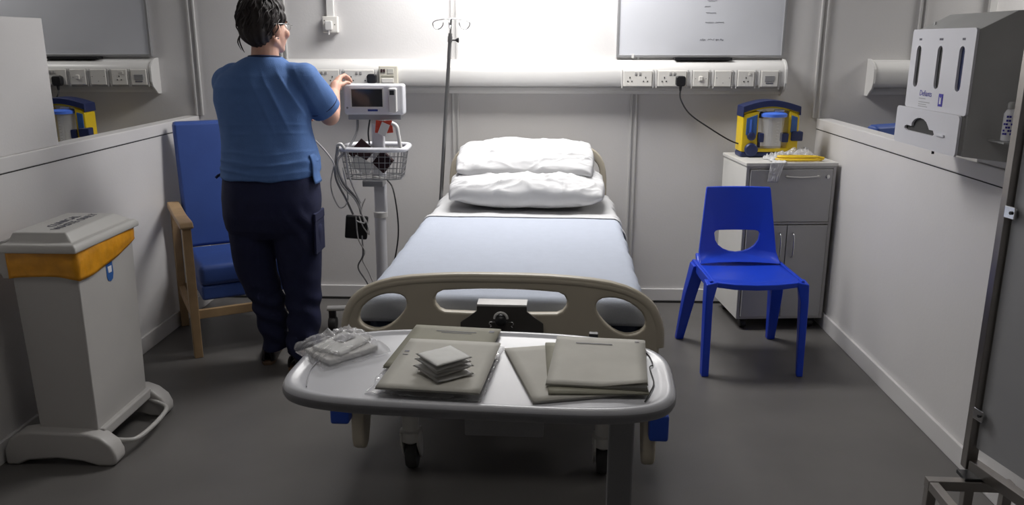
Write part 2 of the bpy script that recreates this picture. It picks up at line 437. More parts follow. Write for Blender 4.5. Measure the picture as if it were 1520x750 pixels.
# whiteboards
def squiggle(bm, x, z, w, y, h=.008):
    pts = []; n = max(6, int(w/.0045))
    for i in range(n+1):
        pts.append((x+w*i/n, y, z+h*.6*(1 if i % 2 else -1)*(.3+.7*random.random())+(.004 if random.random() < .2 else 0)))
    tube(bm, pts, .0012, 4)
def whiteboard(x0, x1, lab, writing):
    ox = (x0+x1)/2
    t = thing('whiteboard', lab, 'whiteboard', (ox, YB, 1.42), 0, 'wall whiteboards')
    hw = (x1-x0)/2; H = .62
    obj('panel', bx(-hw+.008, hw-.008, -.018, -.002, .008, H-.008), 'board', t)
    obj('frame', prism(B(), [(-hw, 0), (hw, 0), (hw, H), (-hw, H)], -.024, 0, 'y', holes=[[(-hw+.013, .013), (hw-.013, .013), (hw-.013, H-.013), (-hw+.013, H-.013)]]), 'boardframe', t, bevel=.002)
    obj('pen_tray', bx(-.14, .17, -.062, -.006, -.012, -.003), 'black', t, bevel=.002)
    obj('tray_lip', bx(-.14, .17, -.066, -.060, -.014, .0), 'black', t, bevel=.001)
    obj('pen_clip', bx(-hw+.085, -hw+.098, -.03, -.02, -.004, .018), 'trunk', t, bevel=.001)
    if writing:
        bm = B(); y = -.0185
        for xx, zz, ww in ((.058, .268, .05), (.052, .205, .055), (.052, .155, .045), (.108, .155, .045), (.045, .238, .03)): squiggle(bm, xx-.03, zz+.03, ww, y)
        for xx, ww in ((-.002, .03), (.040, .035), (.083, .018), (.108, .018)): squiggle(bm, xx, .093, ww, y)
        obj('handwriting', bm, 'ink', t)
    return t
whiteboard(.405, 1.318, 'whiteboard with faint handwriting on the wall right of the bed', True)
whiteboard(-3.115, -2.200, 'blank grey whiteboard in the left neighbouring bay', False)
# ceiling luminaires
def luminaire(x, y, lab, sx=1.2, sy=.3):
    t = thing('ceiling_light', lab, 'light', (x, y, 2.42), 0, 'ceiling lights')
    obj('housing', bx(-sx/2, sx/2, -sy/2, sy/2, .0, .03), 'trim', t, bevel=.004)
    obj('diffuser', bx(-sx/2+.02, sx/2-.02, -sy/2+.02, sy/2-.02, -.003, .002), 'lamp', t)
luminaire(-.12, 4.14, 'ceiling light over the bed', 1.2, .6); luminaire(3.38, 4.20, 'ceiling light of the right bay', 1.2, .42)
luminaire(-3.62, 4.20, 'unseen ceiling light added over the left bay', 1.2, .42); luminaire(-.1, 1.7, 'unseen fill light added on the ceiling over the aisle', 1.2, .6)  # fixtures made up to go with the two added fill lamps

# ================================================================== BED
bed = thing('hospital_bed', 'hospital bed with beige curved end boards, made up with pale blue cover', 'bed', (-.102, 3.5, 0), -.0245)
def board_outline(sx, f):
    h = [(0, .787), (.08, .7868), (.15, .785), (.22, .781), (.29, .775), (.35, .766), (.40, .752), (.44, .733), (.47, .708), (.492, .675), (.503, .64), (.509, .60), (.510, .55), (.509, .50), (.503, .43), (.490, .38), (.465, .345), (.43, .325), (.38, .315)]
    P = [(x*sx, f(z)) for x, z in h]; P += [(-x*sx, f(z)) for x, z in reversed(h[1:])]
    return P
def board_holes(sx, f):
    c = [(x, .737-.010*(x/.21)**2) for x in (-.185, -.12, -.06, 0, .06, .12, .185)]
    c += [(.203, .720), (.213, .702), (.210, .682), (.198, .666), (.18, .658), (.06, .655), (-.06, .655), (-.18, .658), (-.198, .666), (-.210, .682), (-.213, .702), (-.203, .720)]
    l = catmull([(-.463, .634, 0), (-.450, .668, 0), (-.41, .700, 0), (-.367, .714, 0), (-.325, .712, 0), (-.306, .695, 0), (-.308, .668, 0), (-.33, .635, 0), (-.362, .607, 0), (-.40, .592, 0), (-.435, .597, 0), (-.457, .612, 0)], 2, True)
    l = [(p.x, p.y) for p in l]; r = [(-x, z) for x, z in l]
    return [[(x*sx, f(z)) for x, z in q] for q in (c, l, r)]
def end_board(name, y, sx, f, th=.034):
    bm = prism(B(), board_outline(sx, f), y-th/2, y+th/2, 'y', holes=board_holes(sx, f))
    return obj(name, bm, 'beige', bed, smooth=40, bevel=.0075)
fb = end_board('footboard', -1.0, 1.0, lambda z: z)
bm = tb([(-.508, -1.0, .55)]+[(x, -1.0, z-.019) for x, z in reversed([(-a, b) for a, b in [(.15, .785), (.29, .775), (.40, .752), (.47, .708), (.503, .64)]])][::1]+[(0, -1, .768)]+[(x, -1.0, z-.019) for x, z in [(.15, .785), (.29, .775), (.40, .752), (.47, .708), (.503, .64)]]+[(.508, -1.0, .55)], .0195, 10, sm=5)
obj('rim_moulding', bm, 'beige', fb, smooth=60)
end_board('headboard', 1.02, .86, lambda z: .978-(.787-z)*1.12)
# chart bracket hung on the footboard
br = obj('bracket', prism(B(), [(-.075, .683), (.085, .683), (.085, .668), (.138, .628), (.142, .52), (-.132, .52), (-.128, .628), (-.075, .668)], -1.030, -1.024, 'y'), 'brkt', bed, bevel=.001)
obj('bracket_lip', bx(-.075, .085, -1.029, -.968, .6835, .690), 'alu', br, bevel=.001)
obj('clamp_knob', lathe(B(), [(.009, -1.030), (.018, -1.036), (.021, -1.052), (.016, -1.066), (.006, -1.070)], (.004, 0, .645), 20, 'y'), 'black', br, smooth=50)
obj('knob_ring', tb([(.004+.020*cos(a), -1.056, .652+.020*sin(a)) for a in [pi*k/12*1.0 for k in range(13)]], .0045, 8), 'trunk', br, smooth=60)
for s in (-1, 1):
    obj('spring_hook', tb([(.004+s*.022, -1.034, .632), (.004+s*.036, -1.037, .634), (.004+s*.038, -1.037, .625), (.004+s*.030, -1.036, .622), (.004+s*.036, -1.034, .616)], .0018, 6, sm=4), 'chrome', br, smooth=60)
# mattress and base
obj('mattress', bx(-.452, .452, -.945, .975, .50, .672), 'mattress', bed, bevel=.035, smooth=50)
obj('mattress_platform', bx(-.45, .45, -.95, .98, .455, .498), 'bedframe', bed, bevel=.006)
bm = B()
for s in (-1, 1): box(bm, s*.40-.022, s*.40+.022, -.97, 1.0, .395, .453)
for y in (-.975, -.5, 0, .5, .975): box(bm, -.40, .40, y-.02, y+.02, .40, .45)
obj('upper_frame', bm, 'bedframe', bed, bevel=.004)
bm = B()
for s in (-1, 1): box(bm, s*.335-.02, s*.335+.02, -.86, .86, .285, .335)
for y in (-.84, -.3, .3, .84): box(bm, -.335, .335, y-.02, y+.02, .29, .33)
obj('base_frame', bm, 'bedframe', bed, bevel=.004)
for y in (-.45, .45): obj('lift_column', bx(-.06, .06, y-.06, y+.06, .33, .455), 'bedframe', bed, bevel=.004)
obj('end_plate', bx(-.135, .14, -.905, -.870, .165, .33), 'panelgrey', bed, bevel=.004)
for s in (-1, 1):
    obj('end_post', bx(s*.30-.02, s*.30+.02, -.983, -.95, .33, .44), 'bedframe', bed, bevel=.003)
    obj('end_post', bx(s*.28-.02, s*.28+.02, .96, 1.003, .42, .70), 'bedframe', bed, bevel=.003)
def castor(parent, x, y, ztop, r=.055, hs=.030, mh='locker', a=0):
    c = obj('castor', lathe(B(), [(hs*.9, ztop), (hs, ztop-.005), (hs, .165), (hs*1.3, .160), (hs*1.3, .125), (hs*.6, .11)], (x, y, 0), 18), mh, parent, smooth=40)
    f = B()
    for s in (-1, 1):
        P = [(y+u, z) for u, z in ((-.035, .16), (.035, .16), (.058, .09), (.052, .045), (.03, .035), (.008, .06), (-.03, .11))]
        prism(f, P, x+s*.030-.004, x+s*.030+.004, 'x')
    obj('fork', f, mh, c, bevel=.002)
    obj('wheel', lathe(B(), [(r*.35, -.020), (r*.9, -.020), (r, -.012), (r, .012), (r*.9, .020), (r*.35, .020)], (x, y+.028, r), 24, 'x'), 'rubber', c, smooth=40)
    obj('stem_collar', lathe(B(), [(.012, ztop), (.022, ztop+.004), (.022, ztop+.018), (.012, ztop+.02)], (x, y, 0), 14), 'black', c, smooth=40)
    return c
for x, y in ((-.335, -.86), (.350, -.86), (-.335, .84), (.350, .84)): castor(bed, x, y, .268)
for s in (-1, 1):
    dy = 0 if s < 0 else -.0
    P = [(-.965, .44), (-.965, .17), (-.955, .135), (-.925, .115), (-.89, .125), (-.86, .17), (-.82, .25), (-.74, .30), (-.56, .31), (-.50, .33), (-.48, .38), (-.50, .43)]
    z = 0 if s < 0 else -.03
    obj('side_rail', prism(B(), [(a, b+z) for a, b in P], s*.500-.022, s*.500+.022, 'x'), 'beige', bed, smooth=40, bevel=.010)
    obj('side_rail', prism(B(), [(-a, b+z) for a, b in P], s*.500-.022, s*.500+.022, 'x'), 'beige', bed, smooth=40, bevel=.010)
    obj('corner_bumper', bx(s*(.548 if s < 0 else .524)-.032, s*(.548 if s < 0 else .524)+.032, -1.01, -.94, .245+z, .34+z), 'bumper', bed, bevel=.009, smooth=40)
    obj('rail_arm', bx(s*.46-.025, s*.46+.025, -.90, -.84, .33, .39), 'black', bed, bevel=.003)
# bedding
def drape(bm, w, y0, y1, top, hang, endhang=0, nu=90, nv=110, wr=.004, seed=0, rc=.04, flare=0):
    L = w-rc; arc = rc*pi/2
    tot = 2*L+2*arc+2*hang
    def f(u, v):
        s = u*tot-tot/2; sg = 1 if s > 0 else -1; a = abs(s)
        tl = y1-y0+endhang
        t = v*tl-endhang
        y = y0+max(t, 0); ez = 0
        if t < 0: ez = -t; 
        if endhang and t < rc*1.0 and t > -rc:
            q = (rc-t)/(2*rc); y = y0+rc-rc*sin(q*pi/2); ez = rc*(1-cos(q*pi/2))
        elif endhang and t <= -rc: y = y0; ez = rc+(-t-rc)
        if a < L: x, z = a, 0
        elif a < L+arc: q = (a-L)/rc; x = L+rc*sin(q); z = rc*(1-cos(q))
        else: x = w; z = rc+(a-L-arc)
        n = fn3(s*3+seed, y*3, seed, 1)*wr+fn3(s*9+seed, y*7, seed, 1)*wr*.35
        side = min(1, z/(rc*1.5))
        fl = side*(.012*sin(y*21+seed)+.010*sin(y*47+1+seed)*1.0)*flare
        return Vector((sg*(x+fl+n*side), y, top-max(z, ez if ez > z else z)+n*(1-side)))
    return grid(nu, nv, f, bm)
sheet = obj('bed_sheet', drape(B(), .470, .20, .985, .679, .16, seed=3, wr=.011, flare=1.3), 'sheet', None, smooth=180, solid=.003)
# bedding is laid on the bed: separate things
def place(o, par): 
    o.matrix_world = Matrix.Translation(par.location) @ RZ(par.rotation_euler.z)
place(sheet, bed); tag(sheet, 'white crumpled sheet under the pillows at the head of the bed', 'sheet')
cov = obj('bed_cover', drape(B(), .474, -.955, .335, .686, .19, endhang=.085, seed=9, wr=.0035, flare=.5), 'blanket', None, smooth=180, solid=.004)
place(cov, bed); tag(cov, 'pale blue cover stretched over the lower two thirds of the bed', 'bed cover')
hem = obj('turned_hem', drape(B(), .477, .315, .352, .691, .17, seed=9, wr=.0035, flare=.5, nv=6), 'sheet', cov, smooth=180, solid=.002)
# pillows
def pillow_bm(a, b, t, seed, wr=1.0, nu=120, nv=90):
    bm = B()
    def sh(sgn):
        def f(i, j):
            u, v = i*2-1, j*2-1
            e = (max(0, 1-abs(u)**2.6))**.5*(max(0, 1-abs(v)**2.4))**.5
            # softer corners
            ex = a*u*(1-.05*v*v*(1-abs(u)*.0)); ey = b*v*(1-.07*u*u)
            q = fn3(u*1.5, v*2, seed)*2.5
            rid = (1-abs(sin((v*1.6+u*.7)*3.1+q*2.2+seed)))**3*.9+(1-abs(sin((v*1.1-u*1.5)*4.2+q*3+seed*2)))**4*.7
            n = fn3(u*2.2+seed, v*2.2, seed)*.024+rid*.030*(.35+.9*abs(fn3(u*1.7+seed, v*2.1, 3)))+abs(fn3(u*7+seed, v*8, seed))*.008
            edge = min(1, e*2.2)
            z = sgn*t*e**(.62 if sgn > 0 else .85)+n*wr*edge*(1 if sgn > 0 else .4)
            rim = (1-edge)*.010*sin(u*14+v*9+seed)
            return Vector((ex, ey, z+rim))
        return f
    grid(nu, nv, sh(1), bm); grid(nu, nv, sh(-1), bm)
    bmesh.ops.remove_doubles(bm, verts=bm.verts[:], dist=.0008)
    return bm
def bedloc(x, y, z): 
    return Matrix.Translation(bed.location) @ RZ(bed.rotation_euler.z) @ T(x, y, z)
p1 = obj('pillow', pillow_bm(.400, .235, .085, 2.3, .8), 'sheet', None, smooth=180)
p1.matrix_world = bedloc(.012, .69, .770) @ RX(radians(5)); tag(p1, 'lower white pillow, flat on the bed with a creased grey underside', 'pillow', 'pillows on the bed')
p2 = obj('pillow', pillow_bm(.365, .195, .070, 5.1, .45), 'sheet', None, smooth=180)
p2.matrix_world = bedloc(-.005, .83, .893) @ RX(radians(16)); tag(p2, 'upper white pillow leaning on the headboard', 'pillow', 'pillows on the bed')
# ================================================================== IV POLE
t = thing('iv_pole', 'thin steel drip pole with double hook at the head of the bed', 'drip pole', (-.572, 4.44, .455))
top = Vector((.090, 0, 1.165))
d = top/1.165
def pp(z): return d*z
obj('lower_tube', tb([pp(0), pp(1.09)], .0105, 12), 'polesteel', t, smooth=60)
obj('upper_rod', tb([pp(1.06), pp(1.165)], .005, 10), 'polesteel', t, smooth=60)
obj('collar', tb([pp(1.045), pp(1.075)], .013, 12), 'polesteel', t, smooth=50)
k = obj('lock_knob', lathe(B(), [(.004, .010), (.004, .028), (.012, .040), (.014, .046), (.010, .048)], pp(1.055), 14, 'x'), 'black', t, smooth=40)
for s in (-1, 1):
    c = pp(1.165)
    obj('hook', tb([c, c+Vector((s*.045, 0, -.004)), c+Vector((s*.085, 0, -.012)), c+Vector((s*.098, 0, -.028)), c+Vector((s*.085, 0, -.050)), c+Vector((s*.062, 0, -.052)), c+Vector((s*.046, 0, -.036)), c+Vector((s*.042, 0, -.020))], .0028, 8, sm=6), 'chrome', t, smooth=60)
c = pp(1.165)
obj('hook', tb([c, c+Vector((.0, -.045, -.004)), c+Vector((0, -.085, -.012)), c+Vector((0, -.098, -.028)), c+Vector((0, -.085, -.050)), c+Vector((0, -.062, -.052)), c+Vector((0, -.046, -.036))], .0028, 8, sm=6), 'chrome', t, smooth=60)

# ================================================================== OVERBED TABLE
TO = (-.128, 1.700, 0)
tab = thing('overbed_table', 'grey-white overbed table with rounded rim standing before the footboard', 'table', TO, -.068)
def se(a, b, n=3.4, m=72):
    out = []
    for k in range(m):
        t_ = 2*pi*k/m; c_, s_ = cos(t_), sin(t_)
        n = 4.6 if s_ < 0 else 2.9
        out.append((a*abs(c_)**(2/n)*(1 if c_ > 0 else -1), b*(.95 if s_ < 0 else 1)*abs(s_)**(2/n)*(1 if s_ > 0 else -1)))
    return out
bm = B(); rings = []
for (ins, z) in ((.045, .770), (.012, .768), (.003, .773), (0, .781), (.001, .792), (.006, .8005), (.013, .802), (.020, .8005), (.026, .7965), (.035, .795)):
    rings.append([bm.verts.new((x, y, z)) for x, y in se(.422-ins, .230-ins)])
for a, b in zip(rings, rings[1:]):
    for k in range(72): bm.faces.new((a[k], a[(k+1) % 72], b[(k+1) % 72], b[k]))
bm.faces.new(rings[0][::-1]); bm.faces.new(rings[-1])
tp = obj('table_top', bm, 'table', tab, smooth=50)
for p in tp.data.polygons:
    pass
tp.data.materials.append(M['tableedge'])
for p in tp.data.polygons:
    zs = [tp.data.vertices[i].co.z for i in p.vertices]
    if max(zs) < .7925: p.material_index = 1
for s in (-1, 1):
    obj('grip_groove_shading', tb([(s*.345, .155, .7985), (s*.372, .11, .7985), (s*.380, .05, .7985), (s*.372, .03, .7985), (s*.376, -.05, .7985), (s*.366, -.10, .7985), (s*.352, -.15, .7980)], .0014, 6, sm=5), 'table' if s < 0 else 'rubber', tp, smooth=60)  # groove drawn as tubes: left for its highlight, right darkened as its shade
obj('edge_clip', bx(.235, .257, .212, .230, .796, .806), 'black', tp, bevel=.001)
obj('column', bx(.285, .341, -.035, .035, .09, .764), 'panelgrey', tab, bevel=.006, smooth=40)
obj('support_plate', bx(-.10, .36, -.09, .09, .752, .764), 'bedframe', tab, bevel=.002)
obj('base_beam', bx(.29, .336, -.27, .27, .055, .095), 'bedframe', tab, bevel=.004)
for y in (-.25, .25):
    l = obj('base_leg', bx(-.36, .30, y-.02, y+.02, .06, .09), 'bedframe', tab, bevel=.004)
    for x in (-.33, .31): obj('base_castor', lathe(B(), [(.008, -.012), (.025, -.010), (.027, 0), (.025, .010), (.008, .012)], (x, y, .028), 16, 'x'), 'rubber', l, smooth=40)
ZT = .7955
def tmat(x, y, z, rz): return T(x, y, z) @ RZ(rz)
def lines(bm, specs):
    for x, y, w_, h_, z in specs: box(bm, x, x+w_, y-h_/2, y+h_/2, z, z+.0003)
def folder(name, lab, x, y, z, rz, m, w=.215, h=.300, th=.005, text=(), curl=0, cat='folder', grp='folders on the overbed table', leaves=3):
    t = thing(name, lab, cat, (x, y, z), rz, grp)
    def sheet_(sx, sy, z0, dz, cl, dx=0, dy=0):
        def f(u, v):
            X, Y = (u-.5)*sx+dx, (v-.5)*sy+dy
            k = cl*(max(0, u-.55)*max(0, .45-v))*6
            return Vector((X, Y, z0+k+.0006*fn3(X*8, Y*8, z*50)))
        bm = grid(10, 12, f)
        return bm
    for i in range(leaves):
        q = sheet_(w-.003*(i % 2), h-.004*(i % 2), th*i/leaves, 0, curl*i/leaves, dx=.0015*i)
        obj('leaf', q, 'whitepaper' if i == 1 else m, t, smooth=180, solid=.0009, offset=1)
    q = sheet_(w, h, th, 0, curl, dx=.001); obj('cover', q, m, t, smooth=180, solid=.0009, offset=1)
    if text:
        bm = B(); lines(bm, [(a, b, c, d, th+.0018) for a, b, c, d in text]); obj('printed_lines', bm, 'ink', t)
    return t
folder('card_folder', 'olive folder at the back left, its top edge over the table rim', -.222, 1.788, ZT+.0095, -.12, 'folder2', .215, .275, .004, text=((-.045, .100, .10, .0035), (-.03, .090, .075, .003), (.085, .112, .012, .012)))
folder('card_folder', 'beige folder under the stack of gauze packs', -.215, 1.664, ZT+.0175, -.10, 'paper', .215, .285, .004, text=((-.098, .06, .010, .008), (-.098, .04, .012, .003)))
folder('card_folder', 'beige folder lying askew under the titled one at the right', .055, 1.680, ZT+.002, .24, 'paper', .212, .300, .004)
folder('card_folder', 'olive folder whose corner shows beneath the right-hand pile', .118, 1.688, ZT+.0085, .02, 'folder2', .205, .290, .002, leaves=2)
folder('card_folder', 'beige titled folder on top of the right-hand pile', .130, 1.708, ZT+.013, -.10, 'paper', .208, .285, .0045, curl=.012, text=((-.055, .098, .085, .004), (.082, .122, .01, .004)))
# clear wallets around the left pile
def film(name, lab, x, y, z, rz, w, h, seed, wr=.006):
    def f(u, v):
        X, Y = (u-.5)*w, (v-.5)*h
        e = min(u, 1-u, v, 1-v)
        return Vector((X+.004*fn3(v*9, seed, 1)*(1 if e < .1 else 0), Y, max(0, wr*(abs(fn3(u*9+seed, v*9, seed))+.0)*(1 if e < .12 else .15))))
    o = obj(name, grid(40, 50, f), 'film', None, smooth=180, solid=.0004, offset=1); o.location = (x, y, z); o.rotation_euler = (0, 0, rz)
    return tag(o, lab, 'plastic wallet')
film('plastic_wallet', 'clear plastic wallet under the beige folder of the left pile', -.222, 1.685, ZT+.0005, -.11, .245, .31, 4, .008)
# gauze packs
for i, (dx, dy, rz) in enumerate(((.004, -.004, .62), (-.006, .003, .75), (.005, .002, .55), (-.002, -.003, .70), (.0, .0, .66))):
    lab = ['lowest gauze pack of the little stack on the left folder', 'second gauze pack from the bottom of the little stack', 'middle gauze pack of the little stack on the left folder', 'fourth gauze pack, just under the topmost one', 'topmost white gauze pack of the little stack on the folder'][i]
    zz = ZT+.0245+i*.0085
    def f(u, v, s=1):
        X, Y = (u-.5)*.088, (v-.5)*.088; e = (1-(2*u-1)**6)*(1-(2*v-1)**6)
        return Vector((X, Y, s*.0036*e+.0012*fn3(u*5, v*5, i*3)))
    bm = grid(14, 14, lambda u, v: f(u, v, 1)); grid(14, 14, lambda u, v: f(u, v, -1), bm)
    bmesh.ops.remove_doubles(bm, verts=bm.verts[:], dist=.0003)
    o = obj('gauze_pack', bm, 'whitepaper' if i == 4 else 'palecard', None, smooth=180); o.location = (-.203+dx, 1.613+dy, zz+.002); o.rotation_euler = (0, 0, rz)
    tag(o, lab, 'gauze pack', 'gauze packs on the left folder')
# clear bag of dressings
bg = thing('plastic_bag', 'crumpled clear bag of dressings at the left end of the overbed table', 'bag', (-.462, 1.772, ZT), .72)
for nm, (x, y, z, sx, sy, sz, m, rz) in dict(dressing=(0, 0, .003, .066, .052, .012, 'palecard', .1), dressing_pad=(.005, .006, .017, .056, .042, .009, 'whitepaper', .4), label_card=(.018, .018, .0275, .022, .016, .0015, 'tableedge', .25)).items():
    obj(nm, bx(-sx, sx, -sy, sy, 0, sz*1.0, mt=tmat(x, y, z, rz)), m, bg, bevel=.002)
def bagf(u, v):
    X, Y = (u-.5), (v-.5); r = max(abs(X), abs(Y))*2
    e = max(0, 1-r**2.5)
    rid = abs(fn3(X*6, Y*6, 3))*.026+abs(fn3(X*14, Y*14, 7))*.006
    return Vector((X*.17+.008*fn3(X*7, Y*7, 11), Y*.155+.008*fn3(X*7, Y*7, 19), .006+.036*e**.6+rid*(.35+.65*e)))
bm = grid(64, 64, bagf)
grid(20, 20, lambda u, v: Vector(((u-.5)*.165, (v-.5)*.15, .0008)), bm)
obj('clear_film', bm, 'film', bg, smooth=40, kind='noflip')

# ================================================================== BLUE CHAIR
ch = thing('plastic_chair', 'moulded blue plastic chair with an oval hole in its back', 'chair', (.975, 3.79, 0), .035)
# backrest: flat tapered shell with a D-shaped slot, extruded then bent back
def backrest():
    P = [(-.195, .455), (.195, .455), (.190, .50), (.158, .80), (.155, .812), (-.155, .812), (-.158, .80), (-.190, .50)]
    H = [(-.112, .588), (-.104, .598), (-.09, .601), (.09, .601), (.104, .598), (.112, .588)]
    H += [(.112*cos(a), .580-.088*sin(a)) for a in [pi*k/10 for k in range(1, 10)]]
    bm = prism(B(), P, -.009, .009, 'y', holes=[H])
    bmesh.ops.subdivide_edges(bm, edges=[e for e in bm.edges if e.calc_length() > .12], cuts=3, use_grid_fill=False)
    bmesh.ops.triangulate(bm, faces=bm.faces[:])
    for v in bm.verts:
        z = v.co.z; x = v.co.x
        v.co.y += .175+(z-.455)*.16-.055*(abs(x)/.19)**2*.6-(.05*max(0, (.50-z)/.045)**2)
    return bm
obj('backrest', backrest(), 'chair', ch, smooth=35, bevel=.004)
def seatf(top):
    def f(u, v):
        # u across, v front to back
        y = -.215+v*.405
        hw = .205-.012*v
        x = (u*2-1)*hw
        z = .455-.012*(1-(2*u-1)**2)-.008*v
        if v < .15: z -= .018*((.15-v)/.15)**2
        if v > .88: z += .035*((v-.88)/.12)**2
        cr = max(0, abs(u*2-1)-.86)/.14
        if v < .2: y += .02*cr*(1-v/.2)
        return Vector((x, y, z-(0 if top else .012)))
    return f
bm = grid(26, 26, seatf(True)); 
obj('seat', bm, 'chair', ch, smooth=60, solid=.014)
obj('seat_front_lip', prism(B(), [(-.19, .448), (-.10, .438), (0, .435), (.10, .438), (.19, .448), (.19, .425), (.10, .412), (0, .409), (-.10, .412), (-.19, .425)], -.215, -.190, 'y'), 'chair', ch, smooth=40, bevel=.004)
for s in (-1, 1):
    obj('side_skirt', prism(B(), [(-.21, .455), (.17, .455), (.20, .435), (.20, .415), (.0, .405), (-.18, .405), (-.21, .42)], s*.207-.008, s*.207+.008, 'x'), 'chair', ch, smooth=40, bevel=.004)
    # front leg: flared channel blade
    bm = B(); seg = []
    xo = s*.222
    F = [(s*.175, -.215, .45), (s*.232, -.225, .44), (s*.232, -.16, .45), (s*.200, -.16, .45)]
    lo = .022 if s < 0 else .018
    G = [(xo-s*lo, -.240, 0), (xo+s*.012, -.242, 0), (xo+s*.012, -.195, 0), (xo-s*lo*.4, -.195, 0)]
    Mid = [(s*.198, -.226, .36), (s*.234, -.232, .36), (s*.234, -.165, .36), (s*.205, -.165, .36)]
    R_ = [[bm.verts.new(p) for p in q] for q in (G, Mid, F)]
    for a, b in zip(R_, R_[1:]):
        for k in range(4): bm.faces.new((a[k], a[(k+1) % 4], b[(k+1) % 4], b[k]))
    bm.faces.new(R_[0][::-1]); bm.faces.new(R_[-1])
    obj('leg', bm, 'chair', ch, smooth=40, bevel=.005)
    bm = B()
    G = [(s*.238-.020, .255, 0), (s*.238+.020, .255, 0), (s*.238+.020, .290, 0), (s*.238-.020, .290, 0)]
    F = [(s*.195-.032, .075, .445), (s*.195+.030, .075, .445), (s*.195+.030, .165, .445), (s*.195-.032, .165, .445)]
    Mid = [(s*.216-.030, .15, .27), (s*.216+.028, .15, .27), (s*.216+.028, .215, .27), (s*.216-.030, .215, .27)]
    R_ = [[bm.verts.new(p) for p in q] for q in (G, Mid, F)]
    for a, b in zip(R_, R_[1:]):
        for k in range(4): bm.faces.new((a[k], a[(k+1) % 4], b[(k+1) % 4], b[k]))
    bm.faces.new(R_[0][::-1]); bm.faces.new(R_[-1])
    obj('leg', bm, 'chair', ch, smooth=40, bevel=.005)

# ================================================================== BEDSIDE LOCKER
def locker(loc, rz, lab):
    t = thing('bedside_locker', lab, 'locker', loc, rz, 'bedside lockers')
    W_, D_ = .468, .40; z0, z1 = .062, .885
    bm = B()
    box(bm, 0, .018, .004, D_, z0, z1); box(bm, W_-.018, W_, .004, D_, z0, z1); box(bm, .018, W_-.018, D_-.012, D_, z0, z1)
    box(bm, .018, W_-.018, .004, D_-.012, z0, z0+.018); box(bm, .018, W_-.018, .004, D_-.012, .578, .596); box(bm, .018, W_-.018, .004, D_-.012, z1-.018, z1)
    obj('carcass', bm, 'locker', t, bevel=.0015)
    obj('worktop', bx(-.006, W_+.006, -.010, D_+.002, z1, z1+.020), 'locker', t, bevel=.004)
    bm = B()
    for a in ((0, .016), (W_-.016, W_)): box(bm, a[0], a[1], -.004, .004, z0, z1)
    for a in ((z0, z0+.012), (.580, .592), (z1-.012, z1)): box(bm, .016, W_-.016, -.004, .004, a[0], a[1])
    obj('edge_trim', bm, 'lockedge', t, bevel=.001)
    dr = obj('drawer', bx(.020, W_-.020, -.012, .003, .596, z1-.016), 'lockgrey', t, bevel=.002)
    obj('handle', tb([(W_*.44, -.012, .835), (W_*.44+.005, -.028, .834), (W_*.60, -.033, .830), (W_*.78, -.028, .834), (W_*.78+.005, -.012, .835)], .005, 8, sm=4), 'lockedge', dr, smooth=60)
    obj('lock', lathe(B(), [(.011, -.012), (.011, -.017), (.008, -.019)], (W_*.90, 0, .832), 16, 'y'), 'chrome', dr, smooth=40)
    for i in (0, 1):
        xa, xb = ((.020, W_/2-.002), (W_/2+.002, W_-.020))[i]
        do = obj('door', bx(xa, xb, -.012, .003, z0+.014, .576), 'lockgrey', t, bevel=.002)
        x = xb-.035 if i == 0 else xa+.030
        obj('handle', tb([(x, -.012, .535), (x, -.030, .525), (x, -.036, .470), (x, -.030, .415), (x, -.012, .405)], .005, 8, sm=4), 'chrome', do, smooth=60)
    for x in (.05, W_-.05):
        for y in (.045, D_-.05):
            c = obj('castor', bx(x-.022, x+.022, y-.022, y+.022, .046, .064), 'black', t, bevel=.003)
            obj('wheel', lathe(B(), [(.008, -.018), (.022, -.016), (.025, -.008), (.025, .008), (.022, .016), (.008, .018)], (x, y, .025), 16, 'x'), 'black', c, smooth=40)
    return t
lk = locker((1.050, 4.195, 0), radians(4.6), 'white bedside locker with grey doors behind the blue plastic chair')
lk2 = copy_tree(lk, (-2.80, 4.20, 0), 'white locker in the left neighbouring bay, under the suction unit')

